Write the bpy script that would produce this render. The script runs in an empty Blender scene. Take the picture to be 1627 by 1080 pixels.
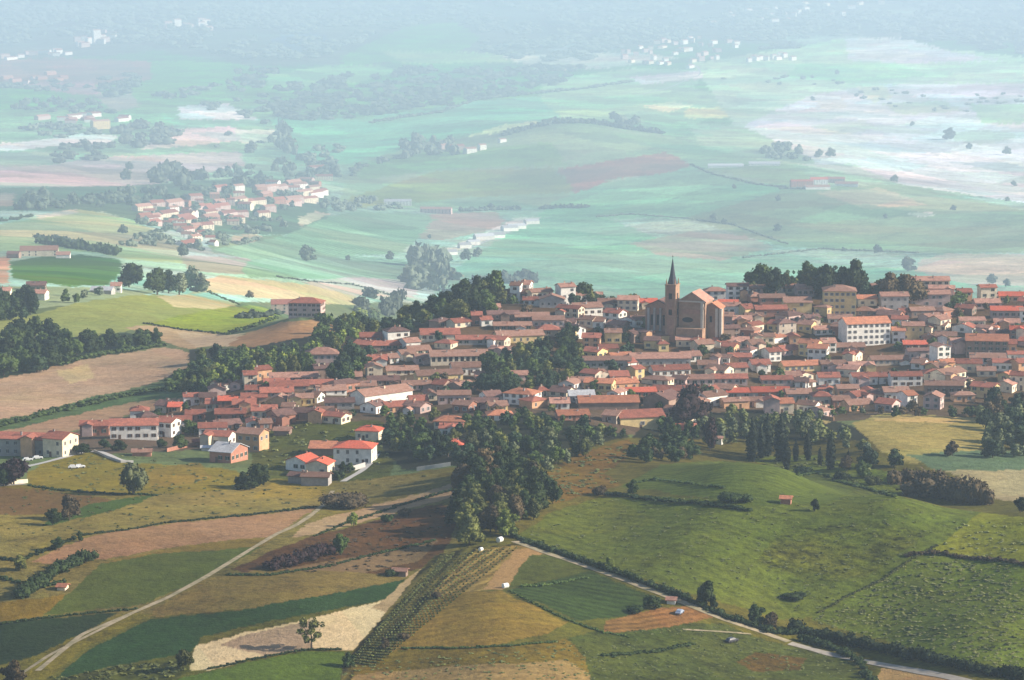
import bpy, math, random
import numpy as np
random.seed(7); RNG = np.random.default_rng(7)
S = bpy.context.scene
COL = S.collection
R = math.radians
# ------------------------------------------------------------------ camera model
F = 4500.0; CU, CV = 813.5, 540.0; ZC = 400.0; PITCH = math.atan(660.0 / F)
cp, sp = math.cos(PITCH), math.sin(PITCH)
def ray(u, v):
    r = (u - CU) / F; t = (CV - v) / F
    return r, cp + t * sp, -sp + t * cp
def proj(x, y, z):
    zz = z - ZC
    d = y * cp - zz * sp
    return CU + F * x / d, CV - F * (y * sp + zz * cp) / d
def pt(u, v, Y):
    a, b, c = ray(u, v)
    return a / b * Y, Y, ZC + c / b * Y
# ------------------------------------------------------------------ terrain height: smooth interpolation of surveyed points
VIS = [ # (u, v, distance)
 (-150,1080,790),(-150,900,880),(-150,770,1060),(-150,700,1190),(-150,640,1350),(-150,560,1620),(-150,450,2050),(-150,380,2500),
 (0,1080,770),(0,990,820),(0,900,880),(0,830,950),(0,770,1050),(0,715,1170),(0,650,1330),(0,600,1480),(0,540,1650),(0,500,1850),(0,460,2000),(0,420,2200),(0,395,2400),(0,340,2900),(0,300,3500),(0,240,4500),(0,180,5600),(0,130,6800),(0,80,8200),(0,40,9500),(0,0,10800),
 (200,1080,760),(200,960,835),(200,850,930),(200,760,1070),(200,705,1180),(200,640,1370),(200,560,1600),(200,500,1850),(200,450,2100),(200,400,2450),(200,350,2950),(200,290,3900),
 (350,740,1120),(350,660,1280),(330,520,1800),(330,450,2200),(340,380,2800),(340,300,3700),
 (500,1080,755),(500,960,830),(500,860,925),(500,770,1080),(500,700,1180),(480,640,1270),(420,620,1310),(420,570,1480),(470,505,1700),(430,520,1700),(540,530,1650),(520,460,2300),(560,420,2900),
 (650,1080,755),(650,900,895),(650,800,1010),(650,720,1140),(650,650,1260),(620,590,1370),(600,550,1440),
 (560,360,3500),(560,290,4300),(560,220,5200),(560,150,6300),(560,100,7500),(560,50,9000),(560,0,11200),(300,180,5600),(300,100,7500),(300,40,9200),(300,0,10600),
 (780,1080,750),(780,980,810),(780,870,915),(790,780,1010),(780,700,1150),(790,640,1260),(800,590,1370),(790,530,1450),(800,492,1510),(700,525,1460),
 (850,420,3000),(850,360,3650),(850,300,4250),(750,240,4800),(900,200,5100),(1040,215,5100),(850,150,6400),(850,100,7700),(850,50,9000),(850,0,11000),
 (950,1080,760),(950,980,830),(950,860,935),(930,780,1030),(900,720,1130),(940,660,1230),(960,600,1360),(940,540,1460),(940,500,1510),
 (1100,1080,775),(1100,960,855),(1100,850,928),(1100,770,1015),(1150,735,1050),(1070,650,1290),(1080,590,1400),(1080,530,1480),(1080,495,1520),
 (1250,1080,785),(1250,950,880),(1280,850,932),(1280,780,1005),(1250,748,1035),(1250,660,1290),(1250,600,1410),(1250,530,1490),(1250,480,1540),
 (1400,1080,790),(1400,950,880),(1400,850,928),(1420,790,970),(1400,640,1340),(1400,690,1230),(1400,740,1150),(1400,580,1440),(1400,480,1550),(1390,520,1510),
 (1540,1000,830),(1540,900,900),(1540,815,965),(1540,640,1340),(1540,700,1220),(1550,760,1130),(1540,580,1430),(1540,500,1540),
 (1650,1080,780),(1650,980,840),(1650,900,890),(1650,822,950),(1650,640,1350),(1650,700,1230),(1650,780,1110),(1650,560,1450),(1650,490,1550),
 (1800,1080,790),(1800,950,860),(1800,830,940),(1800,640,1360),(1800,500,1550),(1800,740,1170),
 (1200,420,3100),(1200,360,3600),(1300,290,4100),(1150,230,4900),(1150,160,6100),(1100,90,7600),(1150,40,9200),(1150,0,10500),
 (1500,430,3000),(1500,370,3500),(1450,330,3800),(1627,345,3650),(1800,345,3650),(1627,300,4400),(1500,250,4900),(1500,180,5800),(1500,120,6900),(1500,70,7900),(1500,30,9000),(1500,0,10200),(1800,200,5500),(1800,100,7200),(1800,0,10400),(1800,430,3000),(-150,300,3500),(-150,180,5600),(-150,80,8200),(-150,0,10800),
]
HID = [ # (u, distance, height) out of the camera's sight
 (700,1620,176),(700,1900,120),(700,2300,60),(850,1640,178),(850,1950,120),(850,2300,62),(1000,1640,176),(1000,1950,120),(1000,2350,62),(1200,1680,176),(1200,1980,118),(1200,2350,60),
 (1400,1680,176),(1400,1980,118),(1400,2350,60),(1627,1680,176),(1627,1980,118),(1627,2350,60),(1800,1680,172),(1800,2000,115),
 (560,1900,130),(560,2200,85),(1150,1140,180),(1250,1130,178),(1150,1100,189),(1250,1090,187),(1380,1075,180),(1480,1060,180),(1600,1020,186),(1540,1050,181),(1000,1120,187),
 (-400,900,195),(-400,1600,160),(-400,3000,90),(-400,8000,40),(2000,900,205),(2000,1500,185),(2000,3000,40),(2000,8000,40),
 (-400,14000,330),(0,14000,340),(400,14000,330),(800,14000,350),(1200,14000,330),(1627,14000,320),(2000,14000,320),
 (0,650,207),(400,650,204),(800,650,203),(1200,650,201),(1627,650,200),(1800,650,200),(-200,650,207),
 (850,2700,40),(1200,2700,38),(1500,2650,40),
]
def far(Y): return Y if Y < 2000 else 2000 + 2.1 * (Y - 2000) + 2400 * (1 - math.exp(-(Y - 2000) / 700))
P = [pt(u, v, far(Y)) for u, v, Y in VIS] + [((u - CU) / F * far(Y), far(Y), ZC - (ZC - z) * far(Y) / Y) for u, Y, z in HID]
P = np.array(P)
def feat(x, y):
    return np.stack([x / y * 6.0, np.log(y) * 2.2], -1)
_q = feat(P[:, 0], P[:, 1])
def _phi(r2): return np.where(r2 > 1e-12, 0.5 * r2 * np.log(r2 + 1e-12), 0)
_n = len(P)
_d2 = ((_q[:, None] - _q[None]) ** 2).sum(-1)
_A = np.zeros((_n + 3, _n + 3)); _A[:_n, :_n] = _phi(_d2) + np.eye(_n) * 2e-4
_A[:_n, _n] = 1; _A[:_n, _n + 1:] = _q; _A[_n, :_n] = 1; _A[_n + 1:, :_n] = _q.T
_w = np.linalg.solve(_A, np.concatenate([P[:, 2], [0, 0, 0]]))
def H0(x, y):
    sh = np.shape(x); g = feat(np.ravel(x), np.ravel(y)); out = np.empty(len(g))
    for i in range(0, len(g), 40000):
        gg = g[i:i + 40000]
        out[i:i + 40000] = _phi(((gg[:, None] - _q[None]) ** 2).sum(-1)) @ _w[:_n] + _w[_n] + gg @ _w[_n + 1:]
    return out.reshape(sh)
# grid that is denser near the viewer's side
Ys = [560.0]
while Ys[-1] < 26500:
    y = Ys[-1]; Ys.append(y + min(2.0 * y * y / (9.0e5 if y < 1620 else 3.6e6), 200))
Ys = np.array(Ys); NA = 960
As = np.linspace(-0.262, 0.262, NA)
# coarse evaluation, then bilinear onto the fine grid
cb = np.linspace(math.log(540), math.log(30500), 320); ca = np.linspace(-0.27, 0.27, 140)
CZ = H0(ca[None, :] * np.exp(cb)[:, None], np.exp(cb)[:, None] + 0 * ca[None, :])
def _bil(Z, i, j):
    i0 = np.clip(np.floor(i).astype(int), 0, Z.shape[0] - 2); j0 = np.clip(np.floor(j).astype(int), 0, Z.shape[1] - 2)
    fi = np.clip(i - i0, 0, 1); fj = np.clip(j - j0, 0, 1)
    return (Z[i0, j0] * (1 - fi) + Z[i0 + 1, j0] * fi) * (1 - fj) + (Z[i0, j0 + 1] * (1 - fi) + Z[i0 + 1, j0 + 1] * fi) * fj
def _und(x, y):   # gentle undulation of the land
    n = np.clip((3200 - y) / 1500, 0, 1)
    return n * (0.5 * np.sin(x / 23 + y / 61) * np.sin(y / 29 - x / 83) + 0.3 * np.sin(x / 11 + 2) * np.sin(y / 13)) + (1 - n) * 3.0 * np.sin(x / 170 + y / 610) * np.sin(y / 330 - x / 530)
def Hc(x, y):
    x = np.asarray(x, float); y = np.asarray(y, float)
    return _bil(CZ, (np.log(y) - cb[0]) / (cb[1] - cb[0]), (x / y - ca[0]) / (ca[1] - ca[0])) + _und(x, y)
GY, GA = np.meshgrid(Ys, As, indexing='ij'); GX = GA * GY
GZ = Hc(GX, GY)
NR = len(Ys)
_fi = np.interp
def H(x, y):
    x = np.asarray(x, float); y = np.asarray(y, float)
    return _bil(GZ, np.interp(y, Ys, np.arange(NR)), (x / y - As[0]) / (As[1] - As[0]))
_MY = Ys
def hit(u, v, ymin=0):
    """point on the land under a given line of sight"""
    a, b, c = ray(u, v)
    X = a / b * _MY; Z = ZC + c / b * _MY
    h = H(X, _MY)
    k = np.nonzero((Z <= h) & (_MY > ymin))[0]
    if len(k) == 0: return None
    k = k[0]
    if k == 0: return X[0], _MY[0], float(h[0])
    d0 = Z[k - 1] - h[k - 1]; d1 = Z[k] - h[k]
    t = d0 / (d0 - d1) if d0 != d1 else 0
    t = min(max(t, 0), 1)
    Y = _MY[k - 1] + t * (_MY[k] - _MY[k - 1]); x = a / b * Y
    return float(x), float(Y), float(H(x, Y))
# ------------------------------------------------------------------ calibration of base colours (sunlit ground seen through the haze)
SIG = 0.000090; AIR = np.array([0.51, 0.65, 0.79])
def lin(c):
    c = np.asarray(c, float) / 255.0
    return np.where(c < 0.04045, c / 12.92, ((c + 0.055) / 1.055) ** 2.4)
def alb(c, Y, k=1.0):
    if max(c) < 1: return np.asarray(c, float) + 0 * np.asarray(Y, float)[..., None]
    T = np.exp(-SIG * np.asarray(Y, float))[..., None]
    K = 1.20 + .12 * np.clip((np.asarray(Y, float) - 2000) / 3000, 0, 1)[..., None]
    a = (lin(c) - (1 - T) * AIR) / (T * K) * k
    g = a.mean(-1, keepdims=True); far_ = .50 * np.clip((np.asarray(Y, float) - 2500) / 2000, 0, 1)[..., None]; far_ = np.maximum(far_, .14); a = a * (1 - far_) + g * far_
    return np.clip(a, (.02, .022, .012), (.60, .60, .58))  # high ceiling lets pale far fields keep haze glow in base colour
# ------------------------------------------------------------------ fields: outline in the photograph's survey coordinates, colour, mottle, furrows
FD = []
def fd(c, pts, mot=.5, rows=None, far=1e9): FD.append((c, [(pts[i], pts[i + 1]) for i in range(0, len(pts), 2)], mot, rows, far))
# far country; the pale upper-right fields carry haze glow in their colour
fd((164,203,192), [-400,-200,2000,-200,2000,480,-400,480], .8)
fd((.065,.09,.062), [-400,-200,2000,-200,2000,78,1450,62,1250,72,1120,62,980,78,800,100,700,82,600,104,400,104,250,80,150,90,-400,98], 1.1)
for q_ in ((168,190,212, 60,30,120,24,150,36,90,42),(176,200,214, 330,22,380,12,430,30,400,48,340,44),(170,194,216, 430,60,500,50,540,70,480,84,430,78),(165,188,214, 850,30,930,20,990,40,960,64,880,60),(176,204,212, 1180,50,1240,44,1290,56,1200,66),(158,178,210, 200,60,300,60,330,74,240,76),
    (180,202,214, 1390,18,1450,10,1490,30,1440,60,1400,50),(172,196,210, 1080,6,1200,2,1210,10,1100,16),(178,200,220, 600,6,690,2,700,16,640,24),(166,188,216, 120,2,220,0,240,14,150,18),(182,206,214, 1240,62,1360,52,1400,64,1300,72),(176,200,216, 860,78,940,66,980,76,930,92)):
    fd(q_[:3], list(q_[3:]), .8)
fd((172,205,202), [545,88,600,62,650,42,720,34,765,60,745,76,640,97,540,106])
fd((178,208,205), [600,80,700,82,830,84,900,98,800,100,640,100])
fd((196,212,216), [790,88,1000,82,1080,92,960,108,860,112])
fd((185,190,202), [-100,96,90,92,180,94,245,98,240,126,120,136,-100,128])
fd((165,208,195), [240,98,330,96,420,108,400,132,300,138,240,128])
fd((172,212,200), [420,118,520,104,600,104,640,112,560,132,430,140])
fd((192,190,205), [30,132,150,128,160,150,60,150])
fd((160,205,188), [-100,142,60,140,110,148,100,168,-100,178])
fd((185,196,200), [150,150,210,150,225,170,180,176])
fd((222,218,220), [-100,238,60,222,130,212,185,214,180,228,90,232,-100,250])
fd((178,196,190), [-100,250,60,240,130,250,60,262,-100,268])
fd((196,192,196), [-100,268,70,262,150,250,260,245,380,240,390,262,300,282,200,300,60,296,-100,292])
fd((220,222,222), [285,168,360,164,420,196,330,200,285,188])
fd((214,208,210), [262,206,370,200,392,222,300,232,225,238])
fd((205,226,208), [370,206,440,206,450,222,388,228])
fd((160,212,198), [255,182,290,190,430,190,430,200,280,204])
fd((158,210,198), [430,186,560,190,760,160,862,152,900,175,880,190,720,215,640,240,560,258,470,262,450,230])
fd((176,214,200), [860,130,1000,108,1130,110,1100,140,1180,160,1100,200,900,190,860,160])
fd((208,212,222), [1000,122,1110,112,1120,124,1020,134])
fd((206,230,190), [745,215,800,198,850,192,870,196,800,212,752,224])
fd((212,232,196), [1020,168,1070,160,1100,168,1060,178])
fd((218,236,184), [1090,172,1150,170,1196,180,1180,187,1085,187])
fd((188,220,208), [1100,100,1340,62,1627,90,2000,100,2000,330,1430,290,1200,250])
fd((212,214,224), [1342,62,1440,60,1500,80,1600,96,1440,100,1350,96])
fd((176,222,202), [1270,100,1420,100,1480,120,1360,132,1250,122])
fd((222,222,232), [1180,200,1290,150,1400,134,1627,132,2000,140,2000,250,1540,250,1300,262])  # brighter haze of this side put into the field colour
fd((232,238,196), [1364,138,1410,135,1418,156,1384,163])
fd((192,216,206), [1400,165,1500,160,1530,176,1430,182])
fd((200,220,214), [1290,200,1370,190,1400,205,1330,214])
fd((196,214,210), [1480,215,1560,205,1627,215,1560,230])
fd((224,222,224), [1200,215,1260,208,1290,222,1230,232])
fd((215,214,216), [1296,160,1340,156,1345,170,1310,175])
fd((180,220,200), [1540,165,2000,165,2000,200,1560,196])
fd((232,234,238), [1375,205,1500,200,1520,245,1400,250,1350,226])
fd((222,234,236), [1330,250,1540,246,2000,240,2000,330,1627,322,1430,292])  # pale tone holds the painted haze glow too
fd((176,212,196), [1090,196,1180,200,1300,258,1250,262,1120,235])
# middle hill
fd((166,200,186), [560,262,680,225,760,215,880,196,930,198,1050,214,1120,238,1260,262,1300,290,1250,300,1130,268,1060,270,960,290,880,330,650,330,540,320])
fd((160,202,180), [560,262,640,246,700,240,880,226,900,262,700,268,575,286])
fd((170,190,170), [560,312,690,272,880,266,915,305,760,312,650,322,540,332])
fd((186,172,178), [885,268,1060,241,1100,262,1060,275,962,285,966,305,915,307])
fd((152,208,184), [960,290,1100,268,1250,300,1230,320,1120,345,960,348,850,345,880,320])
fd((146,204,180), [690,450,760,400,850,347,960,345,1050,380,1180,410,1480,430,2000,400,2000,500,690,500])
fd((160,192,172), [1090,346,1250,300,1430,292,1627,333,2000,345,2000,398,1450,402,1250,392,1180,375])
fd((190,196,180), [1290,305,1400,298,1470,325,1380,332])
fd((212,214,208), [1440,338,1480,336,1495,342,1460,345])
fd((182,186,176), [1000,386,1100,368,1180,374,1230,392,1150,414,1050,406])
fd((196,190,182), [1465,412,1500,403,2000,405,2000,460,1540,452,1450,430])
fd((188,182,176), [648,376,682,340,790,336,802,350,780,366,700,382])
fd((205,215,205), [690,412,760,386,830,360,858,344,820,346,740,382,690,404])
# left hills and villages
fd((140,170,165), [-100,300,200,295,420,280,520,300,520,345,470,372,300,372,160,336,-100,334])
fd((178,176,172), [-100,306,25,306,20,326,-100,330])
fd((172,196,160), [-100,372,60,346,130,333,160,338,210,350,262,372,292,402,292,418,200,412,150,400,-100,398])
fd((200,200,186), [60,342,120,332,125,338,60,348])
fd((112,146,100), [14,416,60,408,130,404,190,412,196,432,170,452,110,455,20,442], .4)
fd((196,168,150), [-100,410,14,408,14,450,-100,452])
fd((150,168,140), [-100,455,110,455,250,462,200,480,100,486,-100,500])
fd((170,174,166), [285,405,400,410,395,436,300,430])
fd((150,178,150), [330,380,450,372,420,400,340,402])
fd((152,196,170), [330,398,450,375,520,345,560,336,662,340,692,348,640,402,560,406,400,412], .4, (350,405,640,350,9,.18))
fd((146,196,168), [398,412,560,406,645,412,690,440,640,446,400,440,384,430])
fd((208,198,184), [470,346,505,335,525,340,480,360])
fd((205,190,165), [368,376,400,370,416,375,396,387,366,385])
fd((188,186,160), [318,444,350,438,480,450,560,463,570,485,500,482,330,464,300,468])
fd((188,190,182), [480,448,560,440,660,446,660,472,560,470])
fd((150,160,112), [-100,560,-100,520,60,498,130,480,220,468,300,470,382,482,340,498,250,516,200,526,130,536,60,532])
fd((192,184,148), [250,470,300,468,384,482,350,491,280,487])
fd((144,158,98), [235,516,290,500,350,490,400,485,452,495,440,506,400,521,360,531], .8)
fd((180,160,132), [200,521,230,516,360,532,300,556,255,542,250,530])
fd((190,172,146), [280,528,360,532,420,530,380,548,310,552])
fd((166,138,114), [362,548,380,535,450,511,520,505,546,512,540,524,480,538,400,552])
fd((80,100,72), [-100,560,60,540,200,528,262,545,200,562,60,590,-100,625], .6)
fd((72,92,66), [300,556,400,552,545,524,600,500,620,540,560,560,500,600,360,620,260,612,262,600,300,580], .6)
fd((186,160,136), [-100,650,-100,620,60,590,130,572,200,560,262,552,302,560,300,582,250,606,150,631,60,656,-100,700])
fd((198,178,140), [90,590,140,578,150,600,110,610])
fd((100,122,98), [-100,690,60,655,150,630,260,608,345,612,330,626,200,641,90,666,0,686,-100,700], .7)
fd((166,140,118), [-100,700,0,686,90,666,200,641,330,626,352,630,300,646,200,661,110,686,0,700])
# town ground and the slope under it
fd((112,104,98), [40,700,110,690,200,662,300,646,350,625,420,600,500,560,560,530,640,505,700,480,800,440,1200,430,1800,430,1800,660,1350,668,1060,690,900,690,760,700,600,690,440,700,300,715,120,725], far=1760)
fd((66,84,62), [600,520,680,480,790,452,800,480,780,505,700,520,610,535], far=1760)
fd((74,86,60), [1040,660,1180,652,1290,660,1370,680,1390,735,1300,735,1180,735,1030,720,1000,700])
fd((100,108,66), [400,690,480,670,600,668,640,690,620,760,560,770,440,770,400,745], .8)
fd((60,72,50), [590,690,700,670,860,655,1000,690,1010,705,930,740,880,790,860,830,790,860,720,860,725,790,735,740,640,745])
# left foreground
fd((108,108,60), [-400,1300,-400,780,500,780,735,745,1000,695,1400,700,2000,700,2000,1300], .8, far=1250)
fd((128,120,80), [-200,850,-200,765,50,770,100,765,440,760,560,765,735,740,735,860,720,930,0,1000,-200,1000], .8)
fd((130,122,68), [40,750,60,740,110,720,155,717,200,735,350,742,400,755,385,776,250,786,150,783,45,772], .7)
fd((134,120,78), [235,742,320,736,342,762,240,776], .7)
fd((122,104,82), [-200,775,50,775,120,786,185,795,100,816,-200,822])
fd((86,106,76), [182,793,252,786,216,800,130,823,66,838,90,815])
fd((136,126,84), [250,786,380,776,530,766,700,752,690,768,540,800,400,815,270,829,150,851,-200,850,-200,826,70,838,130,823,216,800], .7)
fd((146,132,80), [400,790,440,762,530,768,500,792], .6)
fd((158,126,100), [48,892,100,866,170,846,270,831,400,819,508,806,486,816,442,850,300,866,180,886,100,896])
fd((130,116,74), [180,890,300,867,440,851,420,868,240,882,160,896])
fd((172,146,114), [488,832,560,812,640,790,722,768,738,775,722,790,600,822,500,850,468,854])
fd((104,86,64), [500,852,600,826,700,800,730,806,718,860,690,902,620,912,420,916,370,906,440,872], .8)  # darker slope patch, its shadow put into the brown
fd((132,112,90), [400,908,480,900,560,886,700,856,672,890,540,918,440,920])
fd((96,108,68), [105,945,160,896,240,882,424,866,366,900,300,930,220,962,66,978], .5)
fd((134,114,60), [-200,975,60,950,105,945,66,978,0,992,-200,1000])
fd((130,116,78), [246,968,330,920,420,906,560,906,640,918,640,926,560,946,400,966,236,982], .6)
fd((118,112,58), [-200,1200,-200,1075,100,1010,200,974,244,976,130,1032,60,1090,60,1200], .8)
fd((66,84,42), [-200,1075,-200,1000,70,983,186,974,130,1006,60,1040,-20,1062], .5)
fd((70,92,42), [84,1080,150,1026,240,985,400,966,545,940,645,920,612,952,560,962,430,986,318,1012,300,1036,170,1060], .5)
fd((210,190,146), [298,1064,308,1026,380,1006,500,981,612,952,626,972,562,1032,480,1031,400,1046,330,1064], .3)
fd((168,148,122), [346,1024,380,1010,490,985,494,1029,420,1042], .4)
fd((172,150,114), [590,966,650,918,680,900,690,912,640,950,620,975], .4)
fd((96,118,44), [260,1200,262,1084,330,1066,480,1034,548,1036,534,1200], .5)
fd((92,96,44), [60,1200,90,1080,170,1061,290,1044,300,1064,262,1084,260,1200], .9)
fd((96,94,56), [534,1200,540,1060,620,962,692,882,760,866,845,864,720,946,660,985,600,1060,560,1200], .9, (560,1050,735,870,5.5,.75))
fd((146,126,82), [760,872,845,866,872,880,812,932,700,952,684,946], .6, (700,945,830,872,4.5,.42))
fd((168,136,96), [820,874,850,870,866,882,800,936,770,938], .3)
fd((142,120,70), [655,985,692,946,800,938,902,990,870,1006,780,1026,618,1034], .6, (640,1025,880,1000,5,.10))
fd((98,106,50), [845,882,884,882,962,906,900,916,808,934], .7)
fd((80,96,52), [808,936,900,916,940,906,1046,952,1000,978,920,986], .5, (820,935,1000,970,5,.2))
fd((122,108,60), [540,1200,560,1062,620,1035,780,1028,900,1016,960,1000,1000,1200], .8)
fd((156,132,88), [540,1200,560,1072,700,1060,900,1048,955,1082,960,1200], .5, (560,1075,940,1070,5,.1))
fd((90,100,40), [930,1046,900,1016,1000,985,1150,992,1230,1022,1340,1046,1390,1082,1400,1200,960,1200], 1.0)
fd((108,94,48), [1170,1050,1200,1036,1280,1046,1270,1064,1200,1066], 1.0)
fd((140,108,78), [960,986,1050,966,1105,964,1132,980,1060,996,960,1006], .6, (960,995,1100,975,4,.22))
fd((176,142,96), [1392,1080,1400,1060,1460,1062,1560,1090,1560,1200,1400,1200], .4)
# right hill
fd((104,118,56), [1500,1200,1627,1080,1290,985,1290,975,1400,920,1480,870,1560,885,2000,900,2000,1200], .9)
fd((128,132,38), [1468,872,1530,830,1560,815,1627,822,2000,830,2000,900,1600,888,1540,884], .8)
fd((104,116,56), [818,856,870,815,950,790,1060,788,1200,800,1300,797,1380,775,1500,806,1560,815,1500,862,1400,926,1290,980,1240,984,1100,944,960,900,830,866], .75, (900,830,1250,930,6,.13))
fd((106,114,56), [1250,840,1400,830,1470,850,1380,915,1290,925,1200,890], 1.2, (1180,860,1350,920,6,.16))
fd((100,114,56), [985,772,1050,737,1150,732,1222,738,1300,755,1372,775,1310,800,1200,802,1100,788], .6, (1020,765,1300,780,5,.16))
fd((122,106,60), [868,752,920,720,1000,698,1022,712,960,752,985,770,880,800], .9)
fd((112,126,50), [1180,728,1300,722,1400,748,1470,785,1380,782,1290,755,1220,738], .9)
fd((164,154,120), [1500,746,1627,738,2000,740,2000,820,1627,800,1560,790,1530,760], .5)
fd((156,148,100), [1355,672,1400,656,1565,664,1565,705,1550,722,1450,738,1400,718,1375,695], .6)
fd((190,168,116), [1385,660,1560,662,1565,672,1390,668], .4)
fd((104,124,104), [1436,722,1560,716,2000,720,2000,742,1490,748], .5)
fd((176,158,118), [1262,652,1325,664,1318,672,1260,662], .3)
def inside(u, v, poly):
    r = np.zeros(u.shape, bool); n = len(poly)
    for i in range(n):
        x1, y1 = poly[i]; x2, y2 = poly[(i + 1) % n]
        if y1 == y2: continue
        k = ((y1 > v) != (y2 > v))
        r ^= k & (u < (x2 - x1) * (v - y1) / (y2 - y1) + x1)
    return r
def vnoise(x, y, seed=0):
    g = np.random.default_rng(seed).random((64, 64))
    x = np.asarray(x) % 64; y = np.asarray(y) % 64
    i = np.floor(x).astype(int); j = np.floor(y).astype(int); fx = x - i; fy = y - j
    fx = fx * fx * (3 - 2 * fx); fy = fy * fy * (3 - 2 * fy); i2 = (i + 1) % 64; j2 = (j + 1) % 64; i %= 64; j %= 64
    return (g[i, j] * (1 - fx) + g[i2, j] * fx) * (1 - fy) + (g[i, j2] * (1 - fx) + g[i2, j2] * fx) * fy
def make_ground():
    U, V = proj(GX, GY, GZ)
    vis = V <= np.minimum.accumulate(V, 0) + 1.0
    ju = (vnoise(GX / 9, GY / 9, 1) - .5) * 5 + (vnoise(GX / 40, GY / 60, 3) - .5) * 8 + (vnoise(GX / 2.7, GY / 3.1, 8) - .5) * 4; jv = (vnoise(GX / 9, GY / 12, 2) - .5) * 3 + (vnoise(GX / 2.9, GY / 3.3, 9) - .5) * 2
    Uj = U + ju; Vj = V + jv
    C = np.zeros(GX.shape + (3,)); C[:] = (.10, .13, .05)
    M = np.full(GX.shape, .6); RW = np.zeros(GX.shape + (3,)); RW[..., :2] = .5
    SPC = np.full(GX.shape, .16)
    for c, poly, mot, rows, far_ in FD:
        a = np.array(poly); k = (Uj > a[:, 0].min()) & (Uj < a[:, 0].max()) & (Vj > a[:, 1].min()) & (Vj < a[:, 1].max()) & vis
        k &= GY < far_
        idx = np.nonzero(k)
        if not len(idx[0]): continue
        ins = inside(Uj[idx], Vj[idx], poly)
        idx = (idx[0][ins], idx[1][ins])
        if not len(idx[0]): continue
        C[idx] = alb(c, np.median(GY[idx]) if len(idx[0]) < 20000 else GY[idx])
        M[idx] = mot * (1 + .9 * np.clip((GY[idx] - 3000) / 3000, 0, 1))
        if rows:
            p = hit(rows[0], rows[1]); q = hit(rows[2], rows[3]); d = np.array([q[0] - p[0], q[1] - p[1]]); d /= np.linalg.norm(d)
            RW[idx] = (-d[1] * .5 + .5, d[0] * .5 + .5, rows[5]); SPC[idx] = 1.0 / rows[4]
        else:
            RW[idx] = (.5, .5, 0)
    # parcels: smaller plots with their own crop tone inside the large fields
    for (sx, sy, ang, lo, hi, amp, sd) in ((210., 330., .5, 2300, 1e9, .27, 21), (330., 520., -.4, 2300, 1e9, .20, 22), (46., 90., .3, 0, 2300, .07, 23)):
        c_, s_ = math.cos(ang), math.sin(ang); wx = GX + 30 * (vnoise(GX / 150, GY / 200, 31) - .5); px = (wx * c_ + GY * s_) / sx; py = (-wx * s_ + GY * c_) / sy
        ii = np.floor(py).astype(int); px = px + (ii * 0.37) % 1; jj = np.floor(px + .35 * np.sin(ii * 2.1)).astype(int)
        g = np.random.default_rng(sd).random((97, 89, 3)); r_ = g[ii % 97, jj % 89]; m_ = ((GY > lo) & (GY < hi))[..., None]
        hue = np.stack([1 + (r_[..., 1] - .5) * amp * 1.3, 1 + (r_[..., 1] - .5) * -.25 * amp, 1 + (r_[..., 2] - .5) * amp * .8], -1)
        C = np.where(m_, C * (1 + (r_[..., :1] - .5) * 2 * amp) * hue, C)
        fx = np.minimum(px % 1, 1 - px % 1) * sx; fy = np.minimum(py % 1, 1 - py % 1) * sy; ed = (np.minimum(fx, fy * .6) < 9) & (GY > lo) & (GY < hi) & (GY > 2300) & (vnoise(GX / 90, GY / 90, 40) > .5)
        C = np.where(ed[..., None], C * .82, C)
    # hand the hidden land the tone of neutral pasture, then lay it all into one sheet
    n = NR * NA
    co = np.stack([GX, GY, GZ], -1).reshape(-1, 3).astype(np.float32)
    i = np.arange(NR - 1)[:, None] * NA + np.arange(NA - 1)[None]
    q = np.stack([i, i + 1, i + 1 + NA, i + NA], -1).reshape(-1, 4).astype(np.int32)
    me = bpy.data.meshes.new('ground'); me.vertices.add(n); me.vertices.foreach_set('co', co.ravel())
    me.loops.add(q.size); me.loops.foreach_set('vertex_index', q.ravel()); me.polygons.add(len(q))
    me.polygons.foreach_set('loop_start', np.arange(0, q.size, 4, dtype=np.int32))
    me.polygons.foreach_set('use_smooth', np.ones(len(q), bool))
    me.update()
    for nm, arr in (('Col', C), ('Row', RW)):
        at = me.color_attributes.new(nm, 'FLOAT_COLOR', 'POINT')
        at.data.foreach_set('color', np.concatenate([arr.reshape(-1, 3), np.ones((n, 1))], 1).astype(np.float32).ravel())
    for nm, arr in (('Mot', M), ('Spc', SPC)):
        at = me.attributes.new(nm, 'FLOAT', 'POINT'); at.data.foreach_set('value', arr.astype(np.float32).ravel())
    o = bpy.data.objects.new('ground', me); COL.objects.link(o); o['kind'] = 'structure'
    me.materials.append(ground_mat())
    return o
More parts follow.
